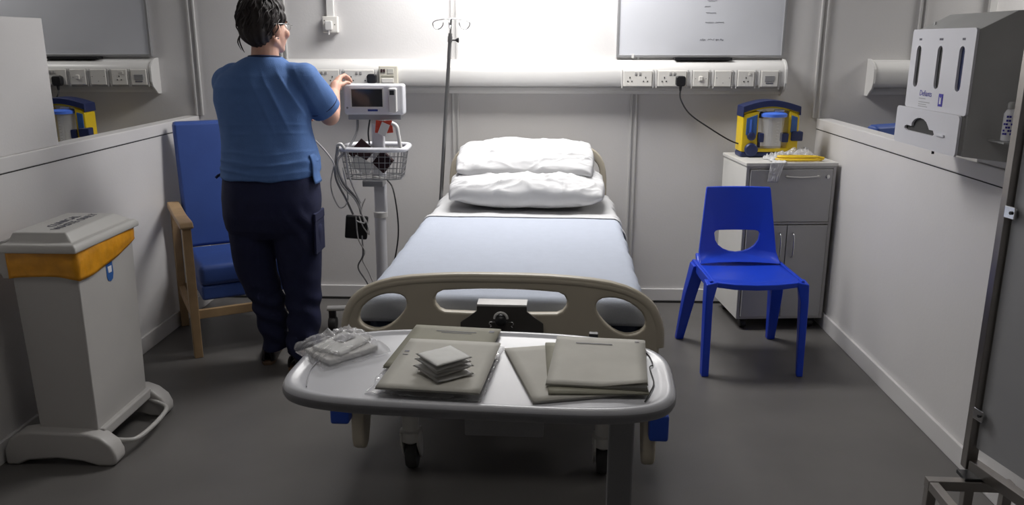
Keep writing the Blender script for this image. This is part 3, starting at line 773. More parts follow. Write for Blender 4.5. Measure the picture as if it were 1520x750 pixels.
# ================================================================== SUCTION UNIT
def suction(loc, rz, lab):
    t = thing('suction_unit', lab, 'suction unit', loc, rz, 'portable suction units')
    # local: width .31 (x 0..), depth .11, height .305
    W_, D_, H = .310, .115, .300
    foot = obj('base', prism(B(), [(0, 0), (W_, 0), (W_, .028), (.0, .028)], 0, D_, 'y'), 'navy', t, bevel=.008, smooth=40)
    # left body column with sloped shoulder
    obj('left_body', prism(B(), [(.000, .028), (.088, .028), (.088, .245), (.02, .232), (.0, .215)], .0, D_, 'y'), 'yellow', t, bevel=.008, smooth=40)
    obj('right_body', prism(B(), [(.245, .028), (.303, .028), (.303, .215), (.29, .232), (.245, .250)], .0, D_, 'y'), 'yellow', t, bevel=.008, smooth=40)
    obj('front_sill', bx(.085, .250, .0, D_, .028, .046), 'yellow', t, bevel=.004)
    arc = []
    for k in range(13):
        u = k/12; arc.append((.0+.305*u, .262+.032*sin(pi*u)))
    P = arc+[(x, z-.012-.0*abs(x)) for x, z in reversed(arc)]
    bm = prism(B(), [(-.002, .212)]+[(x, z+.006) for x, z in arc]+[(.307, .222), (.300, .222)]+[(x*.97+.005, z-.026) for x, z in reversed(arc)]+[(.006, .212)], -.004, D_+.004, 'y')
    hd = obj('carry_handle', bm, 'navy', t, bevel=.005, smooth=40)
    obj('handle_liner', prism(B(), [(x*.97+.005, z-.026) for x, z in arc]+[(x*.97+.005, z-.036) for x, z in reversed(arc)], .008, D_-.008, 'y'), 'yellow', hd)
    cp = obj('control_panel', prism(B(), [(.022, .118), (.078, .118), (.078, .226), (.022, .205)], -.004, .004, 'y'), 'blueblk', t, bevel=.002)
    obj('indicator_strip', bx(.040, .050, -.0065, -.0035, .13, .20), 'lid', cp, bevel=.001)
    obj('pressure_knob', lathe(B(), [(.022, 0), (.022, -.016), (.017, -.020)], (.050, 0, .112), 24, 'y'), 'navy', t, smooth=40)
    obj('hose_port', lathe(B(), [(.035, .0), (.035, -.014), (.029, -.020)], (.054, 0, .041), 28, 'y'), 'navy', t, smooth=40)
    obj('side_panel', prism(B(), [(.258, .132), (.290, .132), (.290, .212), (.258, .222)], -.004, .004, 'y'), 'blueblk', t, bevel=.002)
    obj('side_clamp', bx(.262, .322, -.018, .035, .088, .138), 'navy', t, bevel=.006, smooth=40)
    for xa, xb in ((.088, .118), (.215, .248)): obj('jar_clamp', bx(xa, xb, -.012, .040, .080, .128), 'navy', t, bevel=.005, smooth=40)
    obj('bracket_arm', bx(.094, .106, .01, .03, .05, .13), 'navy', t, bevel=.003)
    cxj, cyj = .168, .022
    j = obj('canister', lathe(B(), [(.048, .048), (.051, .052), (.061, .215), (.059, .215), (.049, .054), (.001, .052)], (cxj, cyj, 0), 32, caps=False), 'clear', t, smooth=50)
    bm = B()
    for k in range(8): box(bm, cxj+.004, cxj+(.016 if k % 2 else .011), cyj-.0565-.0009*k, cyj-.056-.0009*k, .075+k*.016, .0765+k*.016)
    obj('graduations', bm, 'trunk', j)
    obj('inner_tube', cy((cxj-.01, cyj, .06), (cxj-.01, cyj, .20), .012, seg=14), 'clear', j, smooth=50)
    obj('canister_lid', lathe(B(), [(.060, .213), (.070, .214), (.071, .229), (.058, .236), (.02, .239)], (cxj, cyj, 0), 32), 'lid', t, smooth=40)
    obj('lid_port', cy((cxj+.0, cyj-.01, .243), (cxj+.050, cyj-.01, .246), .008, seg=12), 'trunk', t, smooth=50)
    obj('filter', lathe(B(), [(.006, .205), (.012, .208), (.012, .222), (.006, .240)], (.102, .02, 0), 12), 'black', t, smooth=40)
    for i in range(3): pass
    obj('outlet_hose', tb([(.10, .02, .235), (.118, .02, .246), (.135, .025, .236), (.14, .03, .228)], .004, 8, sm=5), 'clear', t, smooth=60)
    return t
LZ = .9055
su = suction((1.060, 4.395, LZ), radians(2), 'yellow and navy suction unit on the bedside locker')
su2 = copy_tree(su, (-2.795, 4.40, LZ), 'yellow and navy suction unit in the left neighbouring bay')
# clear tray wrap, tubing pack, tissue on locker
def crumple(name, lab, cat, m, loc, rz, sx, sy, h, seed, n=36, rid=.02, solid=0):
    def f(u, v):
        X, Y = u-.5, v-.5; r = max(abs(X), abs(Y))*2; e = max(0, 1-r**2)
        return Vector((X*sx*(1+.25*fn3(X*3, Y*3, seed)), Y*sy*(1+.25*fn3(X*3, Y*3, seed+5)), .0015+h*e**.7+rid*abs(fn3(X*8+seed, Y*8, seed))*(.3+.7*e)))
    o = obj(name, grid(n, n, f), m, None, smooth=30, solid=solid, offset=1)
    o.location = loc; o.rotation_euler = (0, 0, rz); return tag(o, lab, cat)
tt = thing('tubing_pack', 'coil of yellow suction tubing lying on the locker edge', 'tubing', (1.320, 4.262, LZ+.001), .06)
pts = [(-.105, .012, .008), (-.07, -.022, .008), (0, -.038, .008), (.08, -.030, .008), (.125, -.012, .008), (.115, .012, .008), (.03, .018, .008), (-.06, .022, .010)]
obj('suction_tube', tb(pts, .0065, 10, closed=True, sm=6), 'tubeyel', tt, smooth=60)
pts = [(-.095, .012, .022), (-.06, -.018, .021), (0, -.030, .021), (.07, -.026, .021), (.105, -.012, .021), (.08, .006, .022), (.0, .010, .023)]
obj('suction_tube', tb(pts, .006, 10, closed=True, sm=6), 'tubeyel', tt, smooth=60)
obj('connector', cy((.10, -.014, .022), (.135, -.016, .014), .006, .008, seg=10), 'tubeyel', tt, smooth=50)
crumple('tubing_wrapper', 'clear wrapper on the locker behind the yellow tubing', 'wrapper', 'film', (1.33, 4.345, LZ), .1, .26, .10, .03, 3.3, rid=.045)
crumple('paper_tissue', 'crumpled white tissue on the locker, left of the yellow tubing', 'tissue', 'sheet', (1.235, 4.315, LZ), .4, .12, .09, .018, 8.1, rid=.05)
crumple('paper_tissue', 'crumpled white tissue behind the yellow tubing, nearer the wall', 'tissue', 'sheet', (1.395, 4.40, LZ), .9, .10, .08, .028, 12.4, rid=.05)
# tissue hanging over the edge
def hang(u, v):
    s = v*.19; x = (u-.5)*(.055+.03*(1-v))+.0-.035*max(0, v-.35)
    n = fn3(u*6, v*5, 2)*.010
    if s < .09: return Vector((x+.02*(1-v), .09-s-.012, .003+abs(n)*.6))
    return Vector((x, -.014-abs(n)*.8, .002-(s-.09)))
o = obj('hanging_tissue', grid(20, 30, hang), 'sheet', None, smooth=40, solid=.0008, offset=1)
o.location = (1.205, 4.198, LZ); o.rotation_euler = (0, 0, radians(4.6)); tag(o, 'white tissue hanging over the front edge of the locker', 'tissue')

# ================================================================== ARMCHAIR (high-back patient chair)
def armchair(loc, rz, lab):
    t = thing('patient_armchair', lab, 'armchair', loc, rz, 'high-back armchairs')
    # local: front at -y, width .56
    W_ = .27
    def back(u, v):
        pass
    P = [(.17, .46), (.245, .44), (.355, 1.075), (.35, 1.092), (.335, 1.098), (.295, 1.096), (.28, 1.08)]
    obj('backrest', prism(B(), P, -.245, .245, 'x'), 'armfab', t, bevel=.022, smooth=50)
    obj('seat_cushion', bx(-.245, .245, -.235, .20, .345, .455), 'armfab', t, bevel=.028, smooth=50)
    obj('seat_base', bx(-.24, .24, -.225, .20, .275, .348), 'armfab', t, bevel=.012, smooth=50)
    for s in (-1, 1):
        x = s*.285
        P = [(-.262, .0), (-.222, .0), (-.218, .655), (-.270, .655)]
        obj('leg', prism(B(), P, x-.020, x+.020, 'x'), 'wood', t, bevel=.004, smooth=40)
        P = [(.30, .0), (.265, .0), (.215, .655), (.26, .655)]
        obj('leg', prism(B(), P, x-.020, x+.020, 'x'), 'wood', t, bevel=.004, smooth=40)
        P = catmull([(-.285, .652, 0), (-.285, .672, 0), (-.25, .682, 0), (-.05, .676, 0), (.15, .684, 0), (.265, .690, 0), (.275, .670, 0), (.255, .655, 0), (.1, .652, 0), (-.15, .648, 0)], 3, True)
        obj('armrest', prism(B(), [(p.x, p.y) for p in P], x-.030, x+.030, 'x'), 'wood', t, bevel=.006, smooth=50)
        obj('side_rail', bx(x-.014, x+.014, -.24, .285, .19, .235), 'wood', t, bevel=.003)
    obj('front_rail', bx(-.275, .275, -.252, -.232, .195, .240), 'wood', t, bevel=.003)
    obj('rear_rail', bx(-.275, .275, .262, .282, .195, .240), 'wood', t, bevel=.003)
    return t
ac = armchair((-1.548, 4.048, 0), radians(30), 'blue high-back armchair with wooden arms behind the nurse')
ac2 = copy_tree(ac, (2.032, 4.048, 0), 'blue high-back armchair peeping over the right partition ledge')

# ================================================================== CLINICAL WASTE BIN
bn = thing('pedal_bin', 'white pedal bin with an orange liner, lettered for clinical waste', 'bin', (-1.72, 2.86, 0))
def L_(bm): return shift(bm, (1.72, -2.86, 0))
bm = B(); bot = [(-1.828, 2.672), (-1.612, 2.672), (-1.612, 3.048), (-1.828, 3.048)]; topq = [(-1.838, 2.660), (-1.602, 2.660), (-1.602, 3.060), (-1.838, 3.060)]
r0 = [bm.verts.new((x, y, .12)) for x, y in bot]; r1 = [bm.verts.new((x, y, .80)) for x, y in topq]
for k in range(4): bm.faces.new((r0[k], r0[(k+1) % 4], r1[(k+1) % 4], r1[k]))
bm.faces.new(r0[::-1]); bm.faces.new(r1)
obj('bin_body', L_(bm), 'binwhite', bn, bevel=.006, smooth=40)
# liner folded over the rim
def linerf(u, v):
    P = [(-1.842, 2.655), (-1.598, 2.655), (-1.598, 3.065), (-1.842, 3.065)]
    a = u*4; k = int(a) % 4; f = a-int(a); p, q = P[k], P[(k+1) % 4]
    x, y = p[0]+(q[0]-p[0])*f, p[1]+(q[1]-p[1])*f
    nx, ny = [(0, -1), (1, 0), (0, 1), (-1, 0)][k]
    bul = .004+.008*sin(pi*f)*sin(pi*min(1, v+.15))+.004*fn3(x*14, y*14, v*2.2)
    zb = (.698+.050*f-.014*sin(pi*f) if k == 1 else .748 if k == 2 else .700+.014*sin(pi*f))+.006*fn3(x*9, y*9, 3)
    return Vector((x+1.72+nx*bul, y-2.86+ny*bul, .806-(.806-zb)*v))
obj('bin_liner', grid(96, 10, linerf, wrapu=True), 'bagora', bn, smooth=180, solid=.0015)
def rect(x0, x1, y0, y1, z): return [(x0, y0, z), (x1, y0, z), (x1, y1, z), (x0, y1, z)]
bm = B(); R_ = [[bm.verts.new(p) for p in q] for q in (rect(-1.856, -1.583, 2.632, 3.088, .798), rect(-1.856, -1.583, 2.632, 3.088, .815), rect(-1.850, -1.592, 2.640, 3.080, .828), rect(-1.838, -1.612, 2.665, 3.060, .830), rect(-1.828, -1.640, 2.685, 3.020, .862))]
for a, b in zip(R_, R_[1:]):
    for k in range(4): bm.faces.new((a[k], a[(k+1) % 4], b[(k+1) % 4], b[k]))
bm.faces.new(R_[0][::-1]); bm.faces.new(R_[-1])
ld = obj('bin_lid', L_(bm), 'binlid', bn, bevel=.006, smooth=40)
obj('lid_lettering', text_bm('CLINICAL\nWASTE ONLY', .043, .0004, mt=T(.0-.003, 0, .8633) @ RZ(pi/2)), 'ink', ld)
obj('lid_hinge', L_(prism(B(), [(-1.915, .80), (-1.856, .835), (-1.84, .835), (-1.84, .70), (-1.87, .70), (-1.885, .75)], 2.66, 2.72, 'y')), 'binwhite', bn, bevel=.004)
obj('lid_hinge', L_(prism(B(), [(-1.915, .80), (-1.856, .835), (-1.84, .835), (-1.84, .70), (-1.87, .70), (-1.885, .75)], 3.0, 3.06, 'y')), 'binwhite', bn, bevel=.004)
foot = [(-1.945, .0), (-1.90, .0), (-1.86, .018), (-1.75, .028), (-1.66, .018), (-1.60, .0), (-1.55, .0), (-1.532, .015), (-1.533, .045), (-1.548, .080), (-1.585, .112), (-1.63, .128), (-1.84, .135), (-1.885, .128), (-1.925, .10), (-1.945, .06)]
for y in (2.625, 3.035):
    obj('foot', L_(prism(B(), foot, y, y+.075, 'y')), 'binwhite', bn, bevel=.014, smooth=50)
obj('plinth', L_(bx(-1.85, -1.592, 2.68, 3.05, .085, .125)), 'binwhite', bn, bevel=.006)
obj('pedal', L_(tb([(-1.60, 2.70, .075), (-1.535, 2.715, .062), (-1.508, 2.75, .056), (-1.500, 2.86, .054), (-1.508, 2.98, .056), (-1.535, 3.02, .062), (-1.60, 3.04, .075)], .009, 10, sm=5)), 'binlid', bn, smooth=60)
s_ = obj('sticker', L_(prism(B(), [(2.845, .712), (2.890, .712), (2.892, .660), (2.884, .640), (2.868, .634), (2.852, .640), (2.845, .655)], -1.6045, -1.6025, 'x')), 'blueblk', bn)
obj('sticker_print', L_(prism(B(), [(2.855, .692), (2.882, .692), (2.880, .668), (2.858, .668)], -1.6025, -1.6018, 'x')), 'monitor', s_)

# ================================================================== VITAL SIGNS MONITOR STAND
ms = thing('monitor_stand', 'wheeled stand with a vital signs monitor and wire basket beside the nurse', 'monitor', (-.835, 4.13, 0))
def K(bm): return shift(bm, (.835, -4.13, 0))
obj('pole', K(tb([(-.838, 4.13, .10), (-.836, 4.13, .62)], .030, 20)), 'panelgrey' if 0 else 'monitor', ms, smooth=60)
obj('upper_pole', K(bx(-.862, -.800, 4.115, 4.160, .62, 1.14)), 'monitor', ms, bevel=.010, smooth=50)
for z in (.615, .80): obj('collar', K(lathe(B(), [(.028, z), (.036, z+.004), (.036, z+.030), (.028, z+.034)], (-.834, 4.135, 0), 24)), 'trunk', ms, smooth=40)
obj('hub', K(lathe(B(), [(.03, .095), (.06, .10), (.065, .125), (.05, .15), (.032, .165)], (-.838, 4.13, 0), 28)), 'trunk', ms, smooth=50)
for i in range(5):
    a = radians(180+3+72*i); dx, dy = cos(a), sin(a)
    lg = obj('leg', K(tb([(-.838+dx*.04, 4.13+dy*.04, .125), (-.838+dx*.30, 4.13+dy*.22 if 0 else 4.13+dy*.26, .118)], .020, 12, sq=.7)), 'trunk', ms, smooth=60)
    x, y = -.838+dx*.275, 4.13+dy*.24
    obj('castor_fork', K(bx(x-.018, x+.018, y-.014, y+.014, .05, .110)), 'black', lg, bevel=.004)
    obj('castor_wheel', K(lathe(B(), [(.01, -.022), (.032, -.020), (.036, -.010), (.036, .010), (.032, .020), (.01, .022)], (x, y, .0365), 18, 'x')), 'rubber', lg, smooth=40)
# monitor
mo = obj('monitor_housing', K(bx(-.980, -.682, 4.055, 4.135, 1.150, 1.300)), 'monitor', ms, bevel=.012, smooth=50)
obj('screen', K(bx(-.940, -.786, 4.0525, 4.0552, 1.190, 1.276)), 'screen', mo, bevel=.001)
obj('screen_bezel', K(prism(B(), [(-.947, 1.184), (-.779, 1.184), (-.779, 1.282), (-.947, 1.282)], 4.0505, 4.056, 'y', holes=[[(-.940, 1.190), (-.786, 1.190), (-.786, 1.276), (-.940, 1.276)]])), 'trunk', mo)
obj('name_plate', K(bx(-.862, -.812, 4.0535, 4.0555, 1.168, 1.178)), 'logo', mo)
obj('button', K(cy((-.963, 4.0525, 1.185), (-.963, 4.056, 1.185), .005)), 'cable', mo)
obj('connector_bay', K(bx(-.965, -.700, 4.07, 4.12, 1.125, 1.152)), 'panelgrey', mo, bevel=.004)
th = obj('thermometer', K(prism(B(), rrect(-.752, -.712, 1.165, 1.282, .008), 4.020, 4.056, 'y')), 'trunk', mo, smooth=50, bevel=.005)
obj('thermometer_window', K(bx(-.744, -.722, 4.0175, 4.0205, 1.250, 1.272)), 'screen', th)
obj('mount', K(bx(-.86, -.80, 4.10, 4.165, 1.10, 1.152)), 'trunk', ms, bevel=.004)
# red packets under the monitor
for i, (x, z, a, m) in enumerate(((-.806, 1.092, .12, 'red'), (-.762, 1.094, -.1, 'red'), (-.784, 1.082, .4, 'trunk'))):
    obj('hanging_packet', bx(-.021, .021, -.002, .002, -.032, .030, mt=T(x+.835, -.075-.005*i, z) @ RY(a)), m, ms, bevel=.001)
# basket
rim = catmull([(-.995, 4.005, .985), (-1.0, 4.05, .985), (-.985, 4.20, .985), (-.90, 4.235, .985), (-.77, 4.235, .985), (-.69, 4.20, .985), (-.678, 4.05, .985), (-.69, 4.005, .985), (-.77, 3.985, .985), (-.91, 3.985, .985)], 4, True)
obj('basket_rim', K(tube(B(), rim, .016, 10, closed=True, sq=.8)), 'monitor', ms, smooth=60)
bm = B()
c0 = Vector((-.838, 4.11, 0))
def ringz(z, sc): return [Vector((c0.x+(p.x-c0.x)*sc, c0.y+(p.y-c0.y)*sc, z)) for p in rim]
for z, sc in ((.95, .96), (.92, .93), (.89, .90), (.86, .87), (.835, .84)): tube(bm, ringz(z, sc), .0019 if z > .84 else .003, 6, closed=True)
a, b = ringz(.975, .98), ringz(.835, .84)
for k in range(0, len(rim)): tube(bm, [a[k], b[k]], .0016, 5)
for k in range(3, len(rim)//2-2, 2): tube(bm, [b[k], b[-k-3]], .0016, 5)
obj('wire_basket', K(bm), 'cable', ms, smooth=60)
obj('basket_cuff', bx(-.045, .045, -.012, .012, -.05, .05, mt=T(.835-.905, -.06, .965) @ RZ(.2) @ RY(.75)), 'maroon', ms, bevel=.004)
obj('basket_cuff', bx(-.04, .04, -.010, .010, -.045, .045, mt=T(.835-.80, -.05, .915) @ RZ(-.3) @ RY(.7)), 'maroon', ms, bevel=.004)
obj('basket_leaflet', bx(-.05, .05, -.002, .002, -.03, .035, mt=T(.835-.90, -.095, .90) @ RZ(.1) @ RY(.5)), 'palecard', ms)
obj('cable_hook', K(tb([(-1.0, 4.01, .985), (-1.005, 3.985, 1.005), (-.985, 3.975, 1.015), (-.970, 3.985, .99)], .008, 8, sm=4)), 'trunk', ms, smooth=60)
obj('probe_holder', K(tb([(-.695, 4.0, .985), (-.705, 4.0, 1.06), (-.712, 4.0, 1.10), (-.735, 4.005, 1.115)], .010, 8, sm=4)), 'trunk', ms, smooth=60)
obj('under_bracket', K(bx(-.905, -.80, 4.05, 4.14, .79, .822)), 'panelgrey', ms, bevel=.004)
obj('pressure_cuff', bx(-.056, .056, -.014, .014, -.060, .060, mt=T(.835-.935, -.12, .590) @ RY(.10) @ RZ(.1)), 'black', ms, bevel=.008)
def cab(pts, r, m): obj('cable', K(tb(pts, r, 8, sm=7)), m, ms, smooth=60)
cab([(-.925, 4.10, 1.13), (-.925, 4.06, 1.06), (-.965, 4.0, .98), (-1.005, 3.97, .93), (-.985, 3.97, .83), (-.925, 3.99, .74), (-.905, 4.0, .66)], .0065, 'cable')
cab([(-1.005, 3.98, 1.0), (-1.02, 3.97, .86), (-.975, 3.98, .74), (-.945, 3.99, .66)], .0055, 'cable')
cab([(-1.16, 3.80, 1.12), (-1.11, 3.90, 1.06), (-1.03, 3.96, .94), (-.995, 3.97, .82), (-.93, 3.98, .74), (-.90, 3.98, .67), (-.885, 3.975, .62), (-.925, 3.972, .63)], .0042, 'cablew')
cab([(-.995, 3.98, .99), (-1.045, 3.97, .82), (-1.01, 3.975, .70), (-.965, 3.98, .74), (-.98, 3.97, .9)], .0035, 'cablew')
cab([(-.93, 3.985, .65), (-.92, 3.97, .54), (-.895, 3.99, .47), (-.91, 4.0, .42), (-.885, 4.02, .35), (-.86, 4.04, .26)], .0035, 'cablew')
cab([(-.915, 3.99, .65), (-.895, 3.98, .60), (-.865, 3.98, .56), (-.875, 3.98, .62), (-.90, 3.98, .68), (-.88, 3.99, .74)], .0032, 'cablew')
cab([(-.905, 3.99, .55), (-.905, 3.99, .45), (-.935, 4.0, .38), (-.90, 4.02, .30), (-.87, 4.05, .20)], .0040, 'cable')
cab([(-.965, 3.985, 1.0), (-.955, 3.975, .88), (-.935, 3.98, .80), (-.90, 3.98, .72)], .0045, 'cablew')
cab([(-.86, 4.09, 1.13), (-.872, 4.09, 1.06), (-.868, 4.09, 1.0)], .004, 'black')

# ================================================================== GLOVE AND APRON DISPENSER
dp = thing('apron_dispenser', 'grey-sided apron dispenser with three slots, mounted above the right ledge', 'dispenser', (1.535, 2.905, 1.14))
def D_(bm): return shift(bm, (-1.535, -2.905, -1.14))
Y0, Y1 = 2.683, 3.125
prof = [(1.358, 1.142), (1.358, 1.540), (1.47, 1.598), (1.537, 1.600), (1.537, 1.125), (1.50, 1.125)]
obj('casing', D_(prism(B(), prof, Y0, Y1, 'y')), 'dispgrey', dp, bevel=.002)
slots = [(3.065, .018), (2.905, .018), (2.755, .018)]
def slot_poly(y, r, z0=1.345, z1=1.490):
    return [(y+r*cos(a), z1-r+r*sin(a)) for a in [pi*k/6 for k in range(7)]]+[(y-r*cos(a), z0+r-r*sin(a)) for a in [pi*k/6 for k in range(7)]]
fp = prism(B(), rrect(Y0-.004, Y1+.004, 1.272, 1.546, .012, 4), 1.349, 1.357, 'x', holes=[slot_poly(*s) for s in slots])
ff = obj('front_panel', D_(fp), 'dispface', dp)
for i, (y, r) in enumerate(slots): obj('slot_content', D_(bx(1.3572, 1.3578, y-r, y+r, 1.345, 1.490)), ('hole', 'hole', 'navy')[i], ff)
sl = [(2.85, 1.196), (2.86, 1.190), (2.89, 1.190), (2.98, 1.190), (3.07, 1.190), (3.085, 1.196), (3.085, 1.204), (3.07, 1.208), (3.03, 1.208)]
sl += [(2.965+.068*cos(a), 1.206+.036*sin(a)) for a in [pi*k/8 for k in range(1, 8)]]+[(2.89, 1.208), (2.86, 1.208)]
tr = prism(B(), rrect(Y0+.008, Y1+.040, 1.140, 1.272, .014, 4), 1.338, 1.346, 'x', holes=[sl])
tf = obj('lower_front', D_(tr), 'dispface', dp)
obj('slot_content', D_(bx(1.347, 1.348, 2.84, 3.10, 1.185, 1.25)), 'hole', tf)
obj('lower_casing', D_(bx(1.3485, 1.358, Y0+.010, Y1, 1.145, 1.268)), 'dispgrey', dp)
obj('raised_pull', D_(bx(1.333, 1.338, 2.775, 2.83, 1.194, 1.202)), 'dispface', tf, bevel=.001)
RT = RZ(-pi/2) @ RX(pi/2)   # lettering facing -x, reading towards -y
def dtext(s, size, y, z, m, par, x=1.3486): obj('lettering', D_(text_bm(s, size, .0003, mt=T(x, y, z) @ RT)), m, par)
dtext('Defiants', .028, 2.972, 1.326, 'vial', ff)
for s, y in (('GLO', 3.065), ('APRO', 2.905), ('GLO', 2.755)):
    bm = B(); random.seed(int(y*100)); 
    for k in range(4 if s == 'APRO' else 3): box(bm, 1.3482, 1.349, y-.012+k*.007, y-.0075+k*.007, 1.508, 1.515)
    obj('small_print', D_(bm), 'ink', ff)
bm = B()
for z, w_ in ((1.308, .05), (1.296, .085), (1.288, .06), (1.281, .07)): box(bm, 1.3484, 1.349, 3.02-w_, 3.02, z-.0012, z+.0012)
obj('small_print', D_(bm), 'panelgrey', ff)
bl = obj('blue_label', D_(bx(1.3478, 1.349, 2.842, 2.872, 1.290, 1.332)), 'vial', ff)
obj('label_mark', D_(prism(B(), [(2.852, 1.298), (2.863, 1.298), (2.864, 1.322), (2.858, 1.317), (2.851, 1.322)], 1.3470, 1.3478, 'x')), 'dispface', bl)
obj('casing_screw', D_(cy((1.40, 3.08, 1.56), (1.402, 3.08, 1.572), .004, seg=10)), 'chrome', dp)
obj('tray_catch', D_(bx(1.344, 1.352, 2.86, 2.864, 1.128, 1.142)), 'black', dp)
hb = obj('bottle_bracket', D_(bx(1.43, 1.475, 2.585, 2.684, 1.195, 1.2)), 'dispgrey', dp)
bt = thing('gel_bottle', 'small white bottle with blue print on a bracket beside the apron dispenser', 'bottle', (1.452, 2.612, 1.2005))
obj('bottle_body', lathe(B(), [(.014, 0), (.018, .004), (.018, .085), (.012, .098), (.009, .100)], seg=24), 'monitor', bt, smooth=40)
obj('cap', lathe(B(), [(.011, .100), (.011, .118), (.008, .122)], seg=16), 'dispgrey', bt, smooth=40)
bm = B()
for z in (.078, .066, .055, .045, .035, .025): 
    for k in range(6):
        a = radians(200+k*22); 
        if (k*7+int(z*1000)) % 3: box(bm, -.003, .003, -.0005, .0005, z-.003, z+.003, mt=RZ(a+pi/2) @ T(0, -.0184, 0))
obj('blue_print', bm, 'vial', bt)

# ================================================================== STEEL SCREEN (right edge)
ss = thing('steel_screen', 'steel-framed grey screen on a low tubular base at the right edge', 'screen', (1.352, 2.37, 0), -.03)
ang = math.atan2(.05, -.21)     # direction of the panel, towards the camera
dx, dy = .232, -.973
obj('post', bx(-.017, .017, -.017, .017, .205, 2.1), 'steel', ss, bevel=.002)
PM = RZ(math.atan2(dy, dx))
obj('bottom_rail', bx(.017, .56, -.016, .016, .205, .24, mt=PM), 'steel', ss, bevel=.002)
obj('top_rail', bx(.017, .56, -.016, .016, 2.06, 2.1, mt=PM), 'steel', ss, bevel=.002)
obj('post', bx(.56, .594, -.017, .017, .205, 2.1, mt=PM), 'steel', ss, bevel=.002)
obj('panel', bx(.024, .552, -.004, .004, .285, 2.05, mt=PM), 'panelgrey', ss, bevel=.001)
for z in (1.03, .40, 1.7):
    c = obj('clip', bx(.010, .050, -.022, -.014, z-.018, z+.018, mt=PM), 'chrome', ss, bevel=.002)
    obj('clip_screw', cy(PM @ Vector((.038, -.026, z)), PM @ Vector((.038, -.021, z)), .005, seg=10), 'black', c)
obj('base_beam', bx(-.155, .10, -.088, -.056, .168, .200), 'steel', ss, bevel=.002)
for x in (-.140, -.030, .085): obj('base_leg', bx(x-.014, x+.014, -.086, -.058, .0, .168), 'steel', ss, bevel=.002)
obj('base_beam', bx(-.155, .12, -.52, -.49, .168, .200), 'steel', ss, bevel=.002)
for x in (-.140, .105): obj('base_leg', bx(x-.014, x+.014, -.519, -.491, .0, .168), 'steel', ss, bevel=.002)
obj('foot_tie', bx(-.045, .03, -.08, -.02, .196, .208), 'black', ss, bevel=.002)
obj('side_tie', bx(-.154, -.126, -.49, -.088, .17, .198), 'steel', ss, bevel=.002)

# ================================================================== NURSE
PO = Vector((-1.225, 3.62, 0))
nu = thing('person', 'woman in blue tunic and navy trousers seen from behind, hand on the monitor', 'person', PO)
def sph(bm, c, r, seg=20, rot=None):
    r = r if hasattr(r, '__len__') else (r, r, r)
    mt = Matrix.Translation(Vector(c)-PO) @ (rot or Matrix.Identity(4)) @ Matrix.Diagonal((*r, 1))
    bmesh.ops.create_uvsphere(bm, u_segments=seg, v_segments=seg//2+2, radius=1, matrix=mt)
def cap(bm, p0, p1, r0, r1, seg=20):
    p0, p1 = Vector(p0), Vector(p1); n = max(2, int((p1-p0).length/max(.004, min(r0, r1)*.45)))
    tube(bm, [p0-PO+(p1-p0)*k/n for k in range(n+1)], [r0+(r1-r0)*k/n for k in range(n+1)], seg)
    sph(bm, p0, r0, seg); sph(bm, p1, r1, seg)
def loft(bm, rings, seg=40, pw=2.3):
    R_ = []
    for cx, cy_, z, rx, ry in rings:
        ring = []
        for k in range(seg):
            t_ = 2*pi*k/seg; c_, s_ = cos(t_), sin(t_)
            ring.append(bm.verts.new(Vector((cx+rx*abs(c_)**(2/pw)*(1 if c_ > 0 else -1), cy_+ry*abs(s_)**(2/pw)*(1 if s_ > 0 else -1), z))-PO))
        R_.append(ring)
    for a, b in zip(R_, R_[1:]):
        for k in range(seg): bm.faces.new((a[k], a[(k+1) % seg], b[(k+1) % seg], b[k]))
    bm.faces.new(R_[0][::-1]); bm.faces.new(R_[-1])
def fuse(name, bm, m, vox, sm=6, disp=None, fac=.5):
    o = obj(name+'_tmp', bm, m, None)
    r = o.modifiers.new('r', 'REMESH'); r.mode = 'VOXEL'; r.voxel_size = vox
    s = o.modifiers.new('s', 'SMOOTH'); s.factor = fac; s.iterations = sm
    me = bake(o)
    if disp:
        nrm = [v.normal.copy() for v in me.vertices]
        for v, n in zip(me.vertices, nrm): v.co += n*disp(v.co+PO)
    me.name = name
    p = obj(name, me, m, nu, smooth=180)
    return p
SH_R, EL_R, WR_R = (-1.045, 3.60, 1.345), (-.965, 3.715, 1.175), (-1.000, 3.945, 1.262)
SH_L, EL_L, WR_L = (-1.385, 3.62, 1.335), (-1.375, 3.75, 1.10), (-1.21, 3.95, 1.16)
HC = Vector((-1.197, 3.615, 1.560)); PH = radians(31)
HR = RZ(-PH)     # local +y is the face direction
def hl(x, y, z): return HC + HR @ Vector((x, y, z))
b = B()
loft(b, [(-1.22, 3.62, .86, .19, .14), (-1.218, 3.62, 1.0, .185, .135), (-1.225, 3.62, 1.12, .165, .125), (-1.228, 3.62, 1.25, .175, .125), (-1.225, 3.62, 1.35, .165, .105), (-1.215, 3.615, 1.415, .09, .07)])
cap(b, (-1.21, 3.605, 1.39), (-1.203, 3.61, 1.50), .062, .056)
for S_, E_, W_ in ((SH_R, EL_R, WR_R), (SH_L, EL_L, WR_L)):
    cap(b, S_, E_, .054, .045); cap(b, E_, Vector(E_).lerp(Vector(W_), .35), .045, .043); cap(b, Vector(E_).lerp(Vector(W_), .35), W_, .043, .029)
for s, pts in ((-1, [(-1.31, 3.62, .84, .10), (-1.315, 3.625, .48, .07), (-1.27, 3.63, .30, .058), (-1.275, 3.64, .09, .038)]), (1, [(-1.13, 3.61, .84, .10), (-1.125, 3.62, .48, .07), (-1.115, 3.60, .30, .058), (-1.14, 3.59, .09, .038)])):
    for a_, c_ in zip(pts, pts[1:]): cap(b, a_[:3], c_[:3], a_[3], c_[3])
